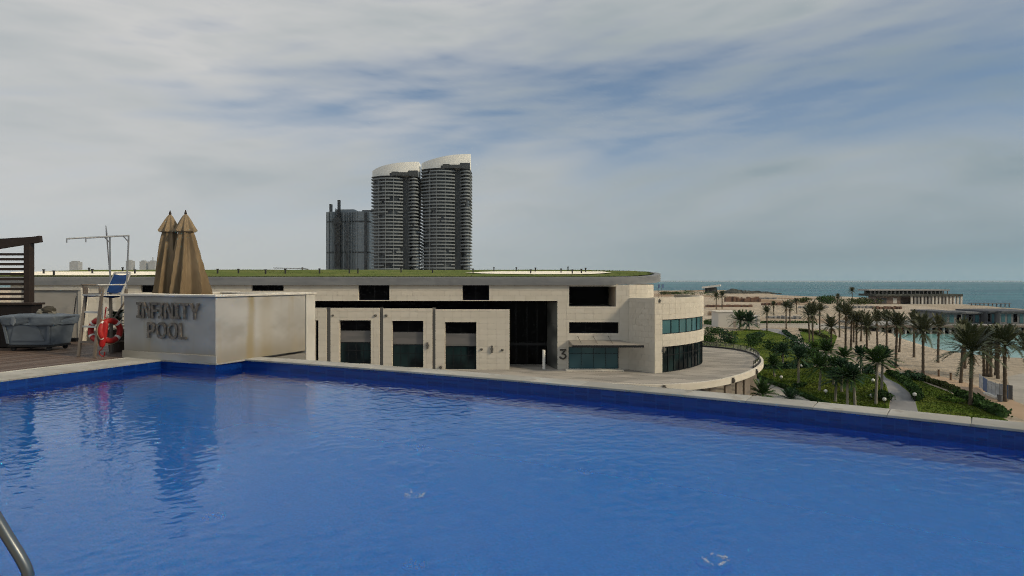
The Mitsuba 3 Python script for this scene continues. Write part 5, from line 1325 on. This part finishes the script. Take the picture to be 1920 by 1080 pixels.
# villa ruin with colonnade
vr = thing('colonnade_villa', 'unfinished two-tier shore villa with a row of white columns', 'building')
VY = 470.0
X_ = lambda u, y=VY: (u - CX) / F * y
Z_ = lambda v, y=VY: EZ - (v - HY) / F * y
put('floor', box(X_(1640), X_(1806), VY - 1, VY + 22, Z_(574), Z_(571.5)), 'm_grey_wall', vr)
put('roof', box(X_(1640), X_(1803), VY - 1.5, VY + 22, Z_(555.5), Z_(551.5)), 'm_rock', vr)
put('upper_roof', box(X_(1638), X_(1791), VY + 6, VY + 22, Z_(545.5), Z_(542.8)), 'm_grey_light', vr)
put('upper_wall', box(X_(1640), X_(1788), VY + 12, VY + 14, Z_(551.5), Z_(545.5)), 'm_rock', vr)
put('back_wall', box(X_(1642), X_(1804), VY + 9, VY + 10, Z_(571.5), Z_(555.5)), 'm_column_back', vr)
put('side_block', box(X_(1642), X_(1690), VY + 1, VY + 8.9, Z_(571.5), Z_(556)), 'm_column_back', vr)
for j, u in enumerate(np.linspace(1709, 1802, 15)): put('column', box(X_(u) - .65, X_(u) + .65, VY - .6, VY + .7, Z_(571.5), Z_(555.5)), 'm_white_wall' if rng.random() > .25 else 'm_grey_light', vr)
for u0, u1 in ((1645, 1650), (1654, 1664), (1676, 1683)): put('opening', box(X_(u0), X_(u1), VY + .9, VY + .99, Z_(569), Z_(559)), 'm_white_wall' if u0 == 1676 else 'm_tower_recess', vr)
for u in np.linspace(1642, 1788, 20): put('pergola_post', box(X_(u) - .25, X_(u) + .25, VY + 6.3, VY + 6.8, Z_(551.5), Z_(545.5)), 'm_grey_wall', vr)
pi_ = thing('far_pier', 'thin far pier frame on piles in the sea right of the villa', 'pier')
for u in np.linspace(1822, 1893, 10): put('pile', box(X_(u, 440) - .25, X_(u, 440) + .25, 440, 440.5, -18, Z_(568, 440)), 'm_grey_wall', pi_)
put('deck', box(X_(1820, 440), X_(1895, 440), 439.5, 443, Z_(570, 440), Z_(569, 440)), 'm_grey_wall', pi_)

# pavilion on piles across the lagoon
pv = thing('pile_pavilion', 'long dark grey flat-roofed pavilion on piles across the lagoon', 'building')
QY = 216.0
X_ = lambda u, y=QY: (u - CX) / F * y
Z_ = lambda v, y=QY: EZ - (v - HY) / F * y
put('deck', box(X_(1640), X_(2050), QY - 1.5, QY + 24, Z_(612.5), Z_(608.5)), 'm_grey_light', pv)
put('deck_edge', box(X_(1640), X_(2050), QY - 1.62, QY - 1.502, Z_(613.5), Z_(609.5)), 'm_column_back', pv)
for u in np.linspace(1648, 2040, 34): put('pile', box(X_(u) - .32, X_(u) + .32, QY - .9, QY - .2, -18, Z_(612.5)), 'm_grey_light', pv)
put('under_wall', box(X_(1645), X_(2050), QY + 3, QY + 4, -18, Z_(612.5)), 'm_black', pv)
blocks = [(1771.5, 1812, 584.5, 2, 'm_pavilion_dark', 'm_pavilion'), (1813, 1862, 586.5, 6, 'm_pavilion', 'm_pavilion_dark'), (1863, 1878, 583.5, 3, 'm_pavilion_dark', 'm_pavilion_dark'), (1879, 1960, 583, 1, 'm_pavilion_dark', 'm_pavilion'), (1961, 2050, 585, 3, 'm_pavilion', 'm_pavilion_dark')]
for (u0, u1, vt, dy, roof_m, wall_m) in blocks:
    b_ = put('block', box(X_(u0), X_(u1), QY + dy, QY + 18, Z_(608.5), Z_(vt + 3)), wall_m, pv)
    put('roof', box(X_(u0) - .3, X_(u1) + .3, QY + dy - 1.2, QY + 18.2, Z_(vt + 2.9), Z_(vt)), roof_m, b_)
    n = max(2, int((u1 - u0) / 11))
    for j in range(n):
        ua = u0 + (u1 - u0) * (j + .22) / n; ub = u0 + (u1 - u0) * (j + .8) / n
        w_ = put('window', box(X_(ua), X_(ub), QY + dy - .1, QY + dy - .003, Z_(606.5 if j % 2 else 604), Z_(vt + 6)), 'm_glass_teal' if (j + int(u0)) % 3 else 'm_glass_dark', b_)
wk = thing('wall_row', 'low pale wall with dark water stain left of the pile pavilion', 'wall')
put('wall', box(X_(1722), X_(1768), QY + 1, QY + 3, Z_(608.5), Z_(603)), 'm_grey_light', wk)
put('rail', box(X_(1722), X_(1768), QY + .5, QY + .6, Z_(603), Z_(601.5)), 'm_grey_wall', wk)

# ------------------------------------------------------------------ air
if HAZE:
    scene['air'] = {'type': 'homogeneous', 'albedo': rgb((.86, .95, 1.0)), 'sigma_t': 2.4e-5}
    scene['haze'] = {'type': 'cube', 'to_world': T().translate([1200, 8900, 140]) @ T().scale([14800, 9300, 165]), 'bsdf': {'type': 'null'}, 'interior': {'type': 'ref', 'id': 'air'}}
    labels['haze'] = {'kind': 'stuff', 'label': 'thin hazy air over the coast', 'category': 'haze'}
else:
    scene['camera'].pop('medium')
